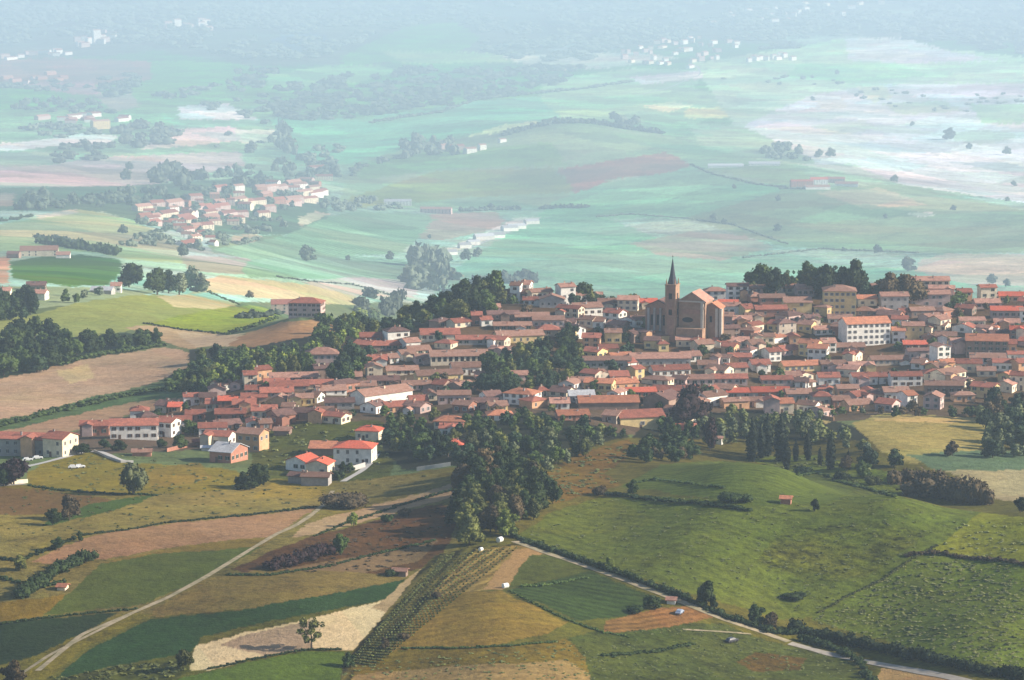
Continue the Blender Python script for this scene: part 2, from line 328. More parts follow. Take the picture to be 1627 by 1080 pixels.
# ------------------------------------------------------------------ node helpers
class NT:
    def __init__(s, name):
        s.m = bpy.data.materials.new(name); s.m.use_nodes = True; s.t = s.m.node_tree; s.t.nodes.clear()
        s.out = s.n('ShaderNodeOutputMaterial'); s.b = s.n('ShaderNodeBsdfPrincipled'); s.l(s.b, 0, s.out, 0)
        s.b.inputs['Roughness'].default_value = .9; s.b.inputs['Specular IOR Level'].default_value = .15
    def n(s, ty, **k):
        x = s.t.nodes.new(ty)
        for a, b in k.items(): setattr(x, a, b)
        return x
    def l(s, a, i, b, j): s.t.links.new(a.outputs[i], b.inputs[j])
    def math(s, op, a, b=0.0):
        x = s.n('ShaderNodeMath', operation=op)
        for k, q in enumerate((a, b)):
            if isinstance(q, (int, float)): x.inputs[k].default_value = q
            else: s.l(q[0], q[1], x, k)
        return (x, 0)
    def noise(s, vec, scale, detail=3, rough=.6):
        x = s.n('ShaderNodeTexNoise'); x.inputs['Scale'].default_value = scale; x.inputs['Detail'].default_value = detail; x.inputs['Roughness'].default_value = rough
        s.l(vec[0], vec[1], x, 'Vector'); return (x, 0)
    def mix(s, ty, fac, a, b):
        x = s.n('ShaderNodeMix', data_type='RGBA', blend_type=ty)
        if isinstance(fac, (int, float)): x.inputs[0].default_value = fac
        else: s.l(fac[0], fac[1], x, 0)
        for k, q in ((6, a), (7, b)):
            if isinstance(q, tuple) and len(q) == 2 and not isinstance(q[0], float): s.l(q[0], q[1], x, k)
            else: x.inputs[k].default_value = (*q[:3], 1)
        return (x, 2)
    def ramp(s, f, lo, hi, a=0., b=1.):
        x = s.n('ShaderNodeMapRange'); s.l(f[0], f[1], x, 0)
        for k, q in enumerate((lo, hi, a, b)): x.inputs[k + 1].default_value = q
        return (x, 0)
def gray(s, v):  # value -> colour
    x = s.n('ShaderNodeCombineColor')
    for k in range(3): s.l(v[0], v[1], x, k)
    return (x, 0)
def ground_mat():
    s = NT('field_soil_and_crops')
    geo = s.n('ShaderNodeNewGeometry'); P = (geo, 0)
    col = s.n('ShaderNodeAttribute', attribute_name='Col'); row = s.n('ShaderNodeAttribute', attribute_name='Row')
    mot = s.n('ShaderNodeAttribute', attribute_name='Mot'); spc = s.n('ShaderNodeAttribute', attribute_name='Spc')
    a = s.noise(P, .55, 4, .75); b = s.noise(P, .07, 4, .65); c = s.noise(P, .012, 3)
    v = s.math('ADD', s.math('MULTIPLY', s.math('SUBTRACT', a, .5), 2.4), s.math('ADD', s.math('MULTIPLY', s.math('SUBTRACT', b, .5), 1.5), s.math('MULTIPLY', s.math('SUBTRACT', c, .5), 1.1)))
    d = s.noise(P, .22, 3, .6); e = s.noise(P, .0035, 4, .6)
    v = s.math('ADD', v, s.math('ADD', s.math('MULTIPLY', s.math('SUBTRACT', d, .5), 1.7), s.math('MULTIPLY', s.math('SUBTRACT', e, .5), 1.5)))
    v = s.math('MULTIPLY', v, (mot, 2))
    # furrows
    sep = s.n('ShaderNodeSeparateColor'); s.l(row, 0, sep, 0)
    cx = s.math('MULTIPLY', s.math('SUBTRACT', (sep, 0), .5), 2.); cy = s.math('MULTIPLY', s.math('SUBTRACT', (sep, 1), .5), 2.)
    xyz = s.n('ShaderNodeSeparateXYZ'); s.l(geo, 0, xyz, 0)
    d = s.math('ADD', s.math('MULTIPLY', (xyz, 0), cx), s.math('MULTIPLY', (xyz, 1), cy))
    d = s.math('ADD', d, s.math('MULTIPLY', b, 6.))
    w = s.math('SINE', s.math('MULTIPLY', s.math('MULTIPLY', d, (spc, 2)), 6.2832))
    w = s.math('MULTIPLY', s.math('MULTIPLY', w, (sep, 2)), s.ramp(s.noise(P, .05, 3), .35, .6, .3, 1.2))
    v = s.math('ADD', v, w)
    f = s.math('MAXIMUM', s.math('ADD', v, 1.), .22)
    c1 = s.mix('MULTIPLY', 1.0, (col, 0), gray(s, f))
    # dry / lush shift
    dry = s.ramp(s.noise(P, .033, 5, .7), .47, .62, 0, .5)
    c2 = s.mix('MULTIPLY', s.math('MULTIPLY', dry, (mot, 2)), c1, (1.16, .98, .80))
    lush = s.ramp(s.noise(P, .021, 4, .7), .52, .66, 0, .5)
    vv = s.n('ShaderNodeVectorMath', operation='ADD'); s.l(geo, 0, vv, 0); vv.inputs[1].default_value = (431, 77, 12)
    lush = s.ramp(s.noise((vv, 0), .021, 4, .7), .5, .66, 0, .6)
    c3 = s.mix('MULTIPLY', s.math('MULTIPLY', lush, (mot, 2)), c2, (.84, 1.0, .74))
    s.l(c3[0], c3[1], s.b, 'Base Color')
    bp = s.n('ShaderNodeBump'); bp.inputs['Strength'].default_value = .45; bp.inputs['Distance'].default_value = 1.4
    s.l(*s.math('ADD', a, s.math('MULTIPLY', w, .3)), bp, 'Height'); s.l(bp, 0, s.b, 'Normal')
    s.b.inputs['Specular IOR Level'].default_value = 0.05
    return s.m
# ------------------------------------------------------------------ sky, sun, haze, camera
SUN_AZ = math.atan2(0.99, -0.07)   # measured from +Y towards +X
SUN_EL = R(25)
def make_light():
    w = bpy.data.worlds.new('World'); S.world = w; w.use_nodes = True; nt = w.node_tree; nt.nodes.clear()
    o = nt.nodes.new('ShaderNodeOutputWorld'); b = nt.nodes.new('ShaderNodeBackground'); k = nt.nodes.new('ShaderNodeTexSky')
    k.sky_type = 'NISHITA'; k.sun_disc = False; k.sun_elevation = SUN_EL; k.sun_rotation = SUN_AZ; k.altitude = 300; k.dust_density = 1.0
    b.inputs[1].default_value = .085
    nt.links.new(k.outputs[0], b.inputs[0]); nt.links.new(b.outputs[0], o.inputs[0])
    l = bpy.data.lights.new('sun', 'SUN'); l.energy = 5.0; l.angle = R(.5); l.color = (1.0, .88, .72)
    so = bpy.data.objects.new('sun', l); COL.objects.link(so)
    d = (math.cos(SUN_EL) * math.sin(SUN_AZ), math.cos(SUN_EL) * math.cos(SUN_AZ), math.sin(SUN_EL))
    from mathutils import Vector
    so.rotation_euler = Vector(d).to_track_quat('Z', 'Y').to_euler(); so.location = (800, 800, 900)
    c = bpy.data.cameras.new('camera'); co = bpy.data.objects.new('camera', c); COL.objects.link(co); S.camera = co
    c.sensor_width = 36; c.lens = F / 1627 * 36; c.clip_start = 1; c.clip_end = 60000
    co.location = (0, 0, ZC); co.rotation_euler = (math.pi / 2 - PITCH, 0, 0)
    S.view_settings.view_transform = 'Standard'; S.view_settings.look = 'None'; S.view_settings.exposure = EXPO; S.view_settings.gamma = 1
    S.cycles.use_denoising = True; S.cycles.volume_bounces = 1; S.cycles.max_bounces = 4; S.cycles.diffuse_bounces = 2; S.cycles.caustics_reflective = False; S.cycles.caustics_refractive = False
EXPO = 0.88
def make_haze():
    m = bpy.data.materials.new('haze_air'); m.use_nodes = True; nt = m.node_tree; nt.nodes.clear()
    o = nt.nodes.new('ShaderNodeOutputMaterial'); v = nt.nodes.new('ShaderNodeVolumePrincipled'); nt.links.new(v.outputs[0], o.inputs[1])
    v.inputs['Color'].default_value = (*HAZE_C, 1); v.inputs['Density'].default_value = SIG; v.inputs['Anisotropy'].default_value = .1
    x0, x1, y0, y1, z0, z1 = -8000, 8000, -60, 27500, GZ.min() - 1.5, max(ZC, GZ.max()) + 6
    vs = [(x, y, z) for z in (z0, z1) for y in (y0, y1) for x in (x0, x1)]
    me = bpy.data.meshes.new('haze'); me.from_pydata(vs, [], [(0, 2, 3, 1), (4, 5, 7, 6), (0, 1, 5, 4), (2, 6, 7, 3), (0, 4, 6, 2), (1, 3, 7, 5)])
    me.materials.append(m); h = bpy.data.objects.new('haze', me); COL.objects.link(h); h['kind'] = 'stuff'
HAZE_C = (.60, .79, 1.0)
make_ground(); make_light(); make_haze()
# ------------------------------------------------------------------ materials for things
def mat(name, c, var=.25, scale=.6, rough=.9, spec=.15, rnd=.0, bump=0, c2=None):
    s = NT(name); tc = s.n('ShaderNodeTexCoord'); P = (tc, 3)
    oi = s.n('ShaderNodeObjectInfo')
    sh = s.n('ShaderNodeVectorMath', operation='ADD'); s.l(tc, 3, sh, 0)
    cb_ = s.n('ShaderNodeCombineXYZ'); k = s.math('MULTIPLY', (oi, 5), 97.)
    for q in range(3): s.l(k[0], k[1], cb_, q)
    s.l(cb_, 0, sh, 1)
    a = s.noise((sh, 0), scale, 5, .7)
    f = s.ramp(a, .25, .75, 1 - var, 1 + var)
    f = s.math('MULTIPLY', f, s.ramp((oi, 5), 0, 1, 1 - rnd, 1 + rnd))
    base = s.mix('MULTIPLY', 1., c, gray(s, f))
    if c2:
        b = s.noise((sh, 0), scale * .35, 3, .6)
        base = s.mix('MIX', s.ramp(b, .4, .62, 0, .8), base, s.mix('MULTIPLY', 1., c2, gray(s, f)))
    s.l(base[0], base[1], s.b, 'Base Color')
    s.b.inputs['Roughness'].default_value = rough; s.b.inputs['Specular IOR Level'].default_value = spec
    if bump:
        bp = s.n('ShaderNodeBump'); bp.inputs['Distance'].default_value = bump; s.l(a[0], a[1], bp, 'Height'); s.l(bp, 0, s.b, 'Normal')
    return s.m
WALL = {'W': ('white', (.80, .77, .71)), 'C': ('cream', (.70, .60, .45)), 'Y': ('yellow', (.64, .49, .24)), 'O': ('orange', (.60, .35, .20)),
        'G': ('grey', (.36, .34, .33)), 'B': ('brown', (.27, .19, .15)), 'P': ('pink', (.52, .38, .35)), 'T': ('terracotta', (.36, .17, .12)), 'S': ('stone', (.44, .37, .30))}
WM = {k: mat('plaster_' + v[0], v[1], .24, .6, rnd=.16, bump=.02, c2=tuple(q * .78 for q in v[1])) for k, v in WALL.items()}
ROOF = {'r': ('brick red', (.31, .11, .075), (.21, .082, .06)), 'n': ('brown', (.225, .12, .085), (.27, .16, .125)), 'o': ('orange', (.42, .17, .095), (.30, .125, .08)), 'b': ('bright red', (.46, .10, .06), (.38, .105, .065)),
        'k': ('dusty rose', (.37, .20, .15), (.26, .135, .105)), 'd': ('dark brown', (.125, .072, .062), (.18, .10, .085)), 'g': ('pale grey', (.42, .43, .45), (.34, .34, .36))}
def roofmat(nm, c, c2):
    m = mat('tiles_' + nm.replace(' ', '_'), c, .42, 1.3, rnd=.30, bump=.08, c2=c2); return m
RM = {k: roofmat(*v) for k, v in ROOF.items()}
M_GLASS = mat('dark_window_glass', (.035, .035, .045), .1, rough=.25, spec=.5)
M_FRAME = mat('window_frame_paint', (.55, .52, .47), .1)
M_SHUT = [mat('shutter_green', (.06, .10, .07), .2), mat('shutter_brown', (.12, .07, .045), .2), mat('shutter_grey', (.25, .26, .27), .2)]
M_STONE = mat('pale_stone', (.5, .46, .4), .2); M_SLATE = mat('slate_spire', (.055, .06, .075), .3, 1.5); M_BRICK = mat('church_brick', (.36, .20, .14), .22, .8, c2=(.28, .16, .12))
M_OCHRE = mat('church_ochre', (.34, .215, .145), .24, .5, c2=(.27, .165, .11)); M_DARK = mat('dark_opening', (.02, .018, .018), .1)
M_BARK = mat('bark', (.085, .065, .05), .3, 3); M_WOOD = mat('weathered_wood', (.14, .10, .075), .3, 2)
M_DIRT = mat('pale_dirt_track', (.33, .27, .18), .35, .5, c2=(.20, .18, .10)); M_ASPH = mat('worn_asphalt', (.22, .215, .21), .15, .3); M_CONC = mat('concrete', (.42, .41, .39), .15, .3)
M_PATCH = mat('grey_gravel', (.30, .27, .23), .3, .4)
M_GRASSY = mat('rank_grass', (.05, .062, .025), .4, .8, c2=(.08, .07, .03))
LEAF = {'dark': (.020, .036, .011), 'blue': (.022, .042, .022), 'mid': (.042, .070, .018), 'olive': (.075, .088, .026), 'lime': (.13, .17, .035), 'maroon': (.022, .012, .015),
        'rust': (.060, .046, .026), 'pale': (.080, .100, .055), 'cyp': (.009, .016, .009), 'hazy': (.10, .13, .10), 'haze2': (.07, .10, .075), 'forest': (.09, .12, .10), 'tuft': (.16, .18, .07), 'tuft2': (.10, .12, .045)}  # hazy, haze2, forest: haze put into paler leaf colours
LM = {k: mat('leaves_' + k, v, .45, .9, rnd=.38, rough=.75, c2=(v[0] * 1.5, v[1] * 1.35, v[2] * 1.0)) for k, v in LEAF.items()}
# ------------------------------------------------------------------ mesh builder
class MB:
    def __init__(s): s.v = []; s.f = []; s.m = []; s.ms = []
    def mi(s, m):
        if m not in s.ms: s.ms.append(m)
        return s.ms.index(m)
    def add(s, vs, fs, m):
        b = len(s.v); s.v += [tuple(p) for p in vs]; k = s.mi(m)
        for f in fs: s.f.append(tuple(b + i for i in f)); s.m.append(k)
    def box(s, x0, x1, y0, y1, z0, z1, m):
        vs = [(x, y, z) for z in (z0, z1) for y in (y0, y1) for x in (x0, x1)]
        s.add(vs, [(0, 2, 3, 1), (4, 5, 7, 6), (0, 1, 5, 4), (2, 6, 7, 3), (0, 4, 6, 2), (1, 3, 7, 5)], m)
    def tube(s, pts, rad, m, n=6):
        from mathutils import Vector
        rings = []
        for i, p in enumerate(pts):
            p = Vector(p); a = Vector(pts[max(i - 1, 0)]); b = Vector(pts[min(i + 1, len(pts) - 1)]); d = (b - a).normalized()
            x = d.orthogonal().normalized(); y = d.cross(x)
            rings.append([p + (x * math.cos(t) + y * math.sin(t)) * rad[i] for t in [2 * math.pi * k / n for k in range(n)]])
        vs = [q for r in rings for q in r]; fs = []
        for i in range(len(pts) - 1):
            for k in range(n): fs.append((i * n + k, i * n + (k + 1) % n, (i + 1) * n + (k + 1) % n, (i + 1) * n + k))
        fs.append(tuple(range(n))[::-1]); fs.append(tuple((len(pts) - 1) * n + k for k in range(n)))
        s.add(vs, fs, m)
    def mesh(s, name):
        me = bpy.data.meshes.new(name); me.from_pydata(s.v, [], s.f); me.polygons.foreach_set('material_index', s.m)
        for m in s.ms: me.materials.append(m)
        return me
    def build(s, name, parent=None):
        o = bpy.data.objects.new(name, s.mesh(name)); COL.objects.link(o)
        if parent: o.parent = parent
        return o
def npmesh(name, V, Fq, m, smooth=False):
    me = bpy.data.meshes.new(name); V = np.asarray(V, np.float32); Fq = np.asarray(Fq, np.int32); k = Fq.shape[1]
    me.vertices.add(len(V)); me.vertices.foreach_set('co', V.ravel()); me.loops.add(Fq.size); me.loops.foreach_set('vertex_index', Fq.ravel())
    me.polygons.add(len(Fq)); me.polygons.foreach_set('loop_start', np.arange(0, Fq.size, k, dtype=np.int32))
    if smooth: me.polygons.foreach_set('use_smooth', np.ones(len(Fq), bool))
    me.update(calc_edges=True); me.materials.append(m); return me
def link(name, me, parent=None, loc=None, rz=0, sc=None):
    o = bpy.data.objects.new(name, me); COL.objects.link(o)
    if parent: o.parent = parent
    if loc is not None: o.location = loc
    if rz: o.rotation_euler = (0, 0, rz)
    if sc is not None: o.scale = sc
    return o
THINGS = []   # (object, description, category, group, u, v)
def reg(o, desc, cat, group, u, v, full=False):
    THINGS.append([o, desc, cat, group, u, v, full]); return o
def empty(name, loc, rz=0):
    o = bpy.data.objects.new(name, None); COL.objects.link(o); o.location = loc; o.rotation_euler = (0, 0, rz); o.empty_display_size = 1; return o
# ------------------------------------------------------------------ foliage
def cards(pts, nrm, size, rng):
    n = len(pts); t = rng.normal(size=(n, 3)) + nrm * .8; t /= np.linalg.norm(t, axis=1)[:, None]
    a = np.cross(t, rng.normal(size=(n, 3))); a /= np.linalg.norm(a, axis=1)[:, None]; b = np.cross(t, a)
    s = size * (.6 + .8 * rng.random((n, 1)))
    V = np.stack([pts - a * s - b * s * .5, pts + a * s * .3 - b * s, pts + a * s + b * s * .6, pts - a * s * .4 + b * s], 1).reshape(-1, 3)
    return V
_ico = None
def ico():
    global _ico
    if _ico is None:
        import bmesh
        bm = bmesh.new(); bmesh.ops.create_icosphere(bm, subdivisions=2, radius=1)
        _ico = (np.array([v.co[:] for v in bm.verts]), np.array([[v.index for v in f.verts] for f in bm.faces])); bm.free()
    return _ico
def crown_arrays(lobes, n, size, rng, core=.84):
    V = []; Q = []; off = 0
    iv, ifc = ico()
    for (cx, cy, cz, rx, rz) in lobes:
        d = iv * (1 + .22 * (rng.random((len(iv), 1)) - .5)) * np.array([rx, rx, rz]) * core + (cx, cy, cz)
        V.append(d); Q.append(np.concatenate([ifc, ifc[:, 2:3]], 1) + off); off += len(d)
    w = np.array([l[3] * l[3] for l in lobes]); k = rng.choice(len(lobes), n, p=w / w.sum()); L = np.array(lobes)[k]
    d = rng.normal(size=(n, 3)); d /= np.linalg.norm(d, axis=1)[:, None]
    r = .80 + .38 * rng.random((n, 1)) ** 1.6
    pts = L[:, :3] + d * r * np.stack([L[:, 3], L[:, 3], L[:, 4]], 1)
    C = cards(pts, d, size, rng); V.append(C); Q.append(np.arange(len(C)).reshape(-1, 4) + off)
    return np.concatenate(V), np.concatenate(Q)
def fix_tris(V, Q): return V, Q
def quad_mesh(name, V, Q, m):
    tri = Q[:, 2] == Q[:, 3]; me = bpy.data.meshes.new(name)
    T = Q[tri][:, :3]; K = Q[~tri]
    loops = np.concatenate([T.ravel(), K.ravel()]).astype(np.int32)
    st = np.concatenate([np.arange(len(T)) * 3, len(T) * 3 + np.arange(len(K)) * 4]).astype(np.int32)
    me.vertices.add(len(V)); me.vertices.foreach_set('co', np.asarray(V, np.float32).ravel())
    me.loops.add(len(loops)); me.loops.foreach_set('vertex_index', loops); me.polygons.add(len(st)); me.polygons.foreach_set('loop_start', st)
    me.update(calc_edges=True); me.materials.append(m); return me
def lobes_round(rng, wide=.42, k=7):
    ox, oy = .06 * rng.normal(), .06 * rng.normal()
    L = [(ox, oy, .52, wide * .66, .36)]
    for i in range(k + 3):
        a = 2 * math.pi * rng.random(); r = wide * (.30 + .48 * rng.random()); h = .22 + .52 * rng.random()
        L.append((ox + r * math.cos(a), oy + r * math.sin(a), h, wide * (.24 + .30 * rng.random()), .11 + .12 * rng.random()))
    L.append((.05 * rng.normal(), .05 * rng.normal(), .85, wide * .42, .15)); return L
def lobes_cyp(rng):
    return [(.008 * rng.normal(), .008 * rng.normal(), z, r, .17) for z, r in ((.14, .095), (.28, .115), (.42, .12), (.56, .11), (.70, .09), (.83, .06), (.93, .03))]
def lobes_open(rng):
    L = []
    for i in range(26):
        a = rng.random() * 6.28; h = .26 + .68 * rng.random(); r = .40 * rng.random() ** .5 * (1.05 - abs(h - .62))
        L.append((r * math.cos(a), r * math.sin(a), h, .06 + .05 * rng.random(), .07))
    return L
def lobes_bush(rng):
    L = [(0, 0, .4, .5, .42)]
    for i in range(6):
        a = rng.random() * 6.28; L.append((.45 * math.cos(a), .45 * math.sin(a), .3 + .25 * rng.random(), .34, .3))
    return L
KINDS_ = {'round': (lobes_round, 1500, .036), 'wide': (lambda r: lobes_round(r, .56, 9), 1700, .038), 'cyp': (lobes_cyp, 800, .022), 'open': (lobes_open, 1500, .024), 'bush': (lobes_bush, 2000, .036)}
CR = {}
def crown_mesh(kind, leaf, var, lod=0):
    key = (kind, leaf, var, lod)
    if key not in CR:
        rng = np.random.default_rng(sum(map(ord, kind)) * 7 + var * 13); fn, n, sz = KINDS_[kind]
        if lod: n = n // 4; sz *= 1.7
        V, Q = crown_arrays(fn(rng), n, sz, rng, 0.35 if kind == 'open' else .86)
        CR[key] = quad_mesh('crown', V, Q, LM[leaf])
    return CR[key]
TR = {}
def trunk_mesh(kind, var):
    key = (kind, var)
    if key not in TR:
        rng = random.Random(var + len(kind)); b = MB(); top = {'cyp': .8, 'bush': .3}.get(kind, .62); r0 = {'cyp': .02, 'bush': .03}.get(kind, .028)
        b.tube([(0, 0, -.12), (0, 0, .1), (.01, 0, .35), (.02, .01, top)], [r0 * 1.3, r0, r0 * .75, r0 * .25], M_BARK)
        for k in range(5 if kind in ('round', 'wide', 'open') else 2):
            a = rng.random() * 6.28; z = .2 + .25 * rng.random(); L = .30 if kind != 'cyp' else .05
            b.tube([(0, 0, z), (L * .5 * math.cos(a), L * .5 * math.sin(a), z + .14), (L * math.cos(a), L * math.sin(a), z + .34)], [r0 * .5, r0 * .35, r0 * .12], M_BARK, 5)
        TR[key] = b.mesh('trunk')
    return TR[key]
TONE = {'dark': 'dark green', 'blue': 'bluish green', 'mid': 'mid green', 'olive': 'olive green', 'lime': 'bright light green', 'maroon': 'dark maroon', 'rust': 'reddish brown', 'pale': 'pale green', 'cyp': 'blackish green', 'hazy': 'hazy green', 'haze2': 'hazy green', 'forest': 'hazy green', 'tuft': 'pale', 'tuft2': 'light green'}
NAMES = {'round': 'broadleaf_tree', 'wide': 'broadleaf_tree', 'cyp': 'cypress_tree', 'open': 'airy_tree', 'bush': 'shrub'}
def tree(u, v, hpx, kind='round', leaf='mid', wide=1.0, desc=None, group=None, ymin=0, name=None):
    p = hit(u, v, ymin)
    if p is None: return None
    if ymin < 0 and p[1] > 1700: p, dv = on_crest(u, v); hpx += dv
    x, y, z = p; h = hpx * y / F; var = random.randrange(4)
    nm = name or (NAMES[kind] if y < 2600 else 'distant_' + NAMES[kind])
    sc = (h * wide * random.uniform(.92, 1.08), h * wide * random.uniform(.92, 1.08), h); rz = random.uniform(0, 6.28)
    if y < 2600:
        o = empty(nm, (x, y, z), rz); link('crown', crown_mesh(kind, leaf, var, 1 if hpx < 16 else 0), o, sc=sc); link('trunk', trunk_mesh(kind, var), o, sc=sc)
    else:
        o = link(nm, crown_mesh(kind, leaf, var, 1), None, (x, y, z), rz, sc)
    d = desc or (('tall slim ' if kind == 'cyp' else 'small ' if hpx < 20 else 'large ' if hpx > 44 else '') + TONE[leaf] + ' ' + {'cyp': 'cypress', 'bush': 'shrub', 'open': 'sparse tree'}.get(kind, 'leafy tree'))
    return reg(o, d, {'cyp': 'cypress', 'bush': 'shrub'}.get(kind, 'tree'), group or 'trees of the countryside', u, v - hpx / 2)
def pin(u, v, poly): return bool(inside(np.array([float(u)]), np.array([float(v)]), poly)[0])
def poly2(p): return [(p[i], p[i + 1]) for i in range(0, len(p), 2)]
def wood(poly, du, dv, hpx, leaves, group, desc, kinds=('round', 'round', 'wide'), jit=.4, ymin=0):
    P_ = poly2(poly); us = [q[0] for q in P_]; vs = [q[1] for q in P_]; v = min(vs); k = 0
    while v <= max(vs):
        u = min(us) + (du / 2 if k % 2 else 0)
        while u <= max(us):
            uu = u + random.uniform(-jit, jit) * du; vv = v + random.uniform(-jit, jit) * dv
            if pin(uu, vv, P_):
                leaf = random.choice(leaves); h = hpx * random.uniform(.72, 1.25)
                PEND.append((uu, vv, h, random.choice(kinds), leaf, TONE[leaf] + ' tree ' + desc, group, ymin))
            u += du
        v += dv; k += 1
PEND = []
def on_crest(u, v):
    Y = random.uniform(1560, 1600); a, b, c = ray(u, v); x = a / b * Y; z = float(H(x, Y)); return (x, Y, z), min(max(proj(x, Y, z)[1] - v, 0), 30)
def flush_trees(total):
    have = sum(1 for o in bpy.data.objects if o.name.startswith('broadleaf_tree'))
    PEND.sort(key=lambda q: -q[2]); quota = total - have; rest = []
    for q in PEND:
        nb = q[3] in ('round', 'wide')
        if nb and quota <= 0: rest.append(q); continue
        if nb: quota -= 1
        tree(q[0], q[1], q[2], q[3], q[4], random.uniform(.72, 1.15), desc=q[5], group=q[6], ymin=q[7])
    arr = {}; lv = sorted({q[4] for q in rest}); V = []; Q = []; MI = []; off = 0; p0 = None
    for q in rest:
        p = hit(q[0], q[1], q[7])
        if p is None: continue
        if q[7] < 0 and p[1] > 1700: p = on_crest(q[0], q[1])[0]
        p0 = p0 or p; key = (q[3], random.randrange(4))
        if key not in arr:
            fn, n, sz = KINDS_[key[0]]; rng = np.random.default_rng(key[1] * 31 + 5); arr[key] = crown_arrays(fn(rng), n // 3, sz * 1.5, rng)
        v, f = arr[key]; h = q[2] * p[1] / F; a = random.uniform(0, 6.28); c, s_ = math.cos(a), math.sin(a)
        vv = v @ np.array([[c, s_, 0], [-s_, c, 0], [0, 0, 1]]) * h + np.array(p) - np.array(p0)
        V.append(vv); Q.append(f + off); off += len(v); MI += [(len(f), lv.index(q[4]))]
    V = np.concatenate(V); Qa = np.concatenate(Q); mi = np.concatenate([np.full(a, b) for a, b in MI]); tri = Qa[:, 2] == Qa[:, 3]
    me = quad_mesh('small_trees_woodland', V, Qa, LM[lv[0]])
    for k in lv[1:]: me.materials.append(LM[k])
    me.polygons.foreach_set('material_index', np.concatenate([mi[tri], mi[~tri]]).astype(np.int32))
    o = link('woodland', me, None, p0); o['kind'] = 'stuff'
def mass(name, spots, leaf, label=None, cat=None, stuff=False, n=60, size=.16, group=None, seed=3):
    """one bushy mass: spots = (x, y, z, radius, height)"""
    rng = np.random.default_rng(seed); V = []; Q = []; off = 0; x0, y0, z0 = spots[0][:3]
    for (x, y, z, r, h) in spots:
        L = [(0, 0, .45, .55, .5), (.3 * rng.normal(), .3 * rng.normal(), .4, .45, .38), (.3 * rng.normal(), .3 * rng.normal(), .55, .4, .34)]
        v, q = crown_arrays(L, n, size, rng, .8)
        V.append(v * np.array([r * 1.5, r * 1.5, h]) + np.array([x - x0, y - y0, z - z0 - .05 * h])); Q.append(q + off); off += len(v)
    o = link(name, quad_mesh(name, np.concatenate(V), np.concatenate(Q), LM[leaf]), None, (x0, y0, z0))
    if stuff: o['kind'] = 'stuff'
    if label: o['label'] = label
    if cat: o['category'] = cat
    if group: o['group'] = group
    return o
def along(pts, step):
    P_ = poly2(pts); out = []
    for (a, b), (c, d) in zip(P_[:-1], P_[1:]):
        n = max(1, int(math.hypot(c - a, d - b) / step))
        out += [(a + (c - a) * i / n, b + (d - b) * i / n) for i in range(n)]
    return out + [P_[-1]]
def hedge(pts, step, wpx, hpx, leaf, label, name='hedge', cat='hedge', jit=1.5, ymin=0, n=60, size=.16, stuff=False):
    sp = []
    for u, v in along(pts, min(step, max(wpx * .9, 2.5))):
        p = hit(u + random.uniform(-jit, jit), v + random.uniform(-jit, jit) * .4, ymin)
        if p: k = p[1] / F; sp.append((*p, wpx * k * random.uniform(.7, 1.2), hpx * k * random.uniform(.6, 1.25)))
    return mass(name, sp, leaf, label, cat, stuff, n, size, seed=abs(int(pts[0])))
def thicket(poly, n_, wpx, hpx, leaf, label=None, name='distant_wood', cat=None, stuff=True, ymin=0, n=26, size=.2, patchy=0):
    P_ = poly2(poly); us = [q[0] for q in P_]; vs = [q[1] for q in P_]; sp = []; t = 0
    while len(sp) < n_ and t < n_ * 20:
        t += 1; u = random.uniform(min(us), max(us)); v = random.uniform(min(vs), max(vs))
        if not pin(u, v, P_): continue
        if patchy and vnoise(np.array([u / 34 + v / 40]), np.array([v / 8.]), 77)[0] < patchy: continue
        p = hit(u, v, ymin)
        if p: k = p[1] / F; sp.append((*p, wpx * k * random.uniform(.6, 1.2), hpx * k * random.uniform(.55, 1.3)))
    return mass(name, sp, leaf, label, cat, stuff, n, size, seed=abs(int(poly[0])) + abs(int(poly[1])))
# ------------------------------------------------------------------ houses
WIN = {}
def win_mesh(w, h, sh):
    key = (w, h, sh)
    if key not in WIN:
        b = MB()
        b.box(-w / 2 - .1, w / 2 + .1, -.04, .02, -.12, 0, M_FRAME); b.box(-w / 2 - .1, w / 2 + .1, -.04, .02, h, h + .12, M_FRAME)
        b.box(-w / 2, w / 2, -.025, .01, 0, h, M_GLASS)
        if sh is not None:
            for s_ in (-1, 1): b.box(*(sorted((s_ * w / 2, s_ * (w / 2 + .5)))), -.07, .01, 0, h, M_SHUT[sh])
        else:
            for s_ in (-1, 1): b.box(*(sorted((s_ * w / 2, s_ * (w / 2 + .1)))), -.04, .01, 0, h, M_FRAME)
        b.box(-.04, .04, -.05, 0, 0, h, M_FRAME)
        WIN[key] = b.mesh('window')
    return WIN[key]
def box_walls(w, d, h, rise, m, gable=True, dep=4):
    b = MB(); x, y = w / 2, d / 2
    b.add([(-x, -y, -dep), (x, -y, -dep), (x, -y, h), (-x, -y, h)], [(0, 1, 2, 3)], m)
    b.add([(-x, y, -dep), (x, y, -dep), (x, y, h), (-x, y, h)], [(3, 2, 1, 0)], m)
    for s_ in (-1, 1):
        vs = [(s_ * x, -y, -dep), (s_ * x, y, -dep), (s_ * x, y, h)] + ([(s_ * x, 0, h + rise)] if gable else []) + [(s_ * x, -y, h)]
        f = tuple(range(len(vs))); b.add(vs, [f if s_ > 0 else f[::-1]], m)
    return b
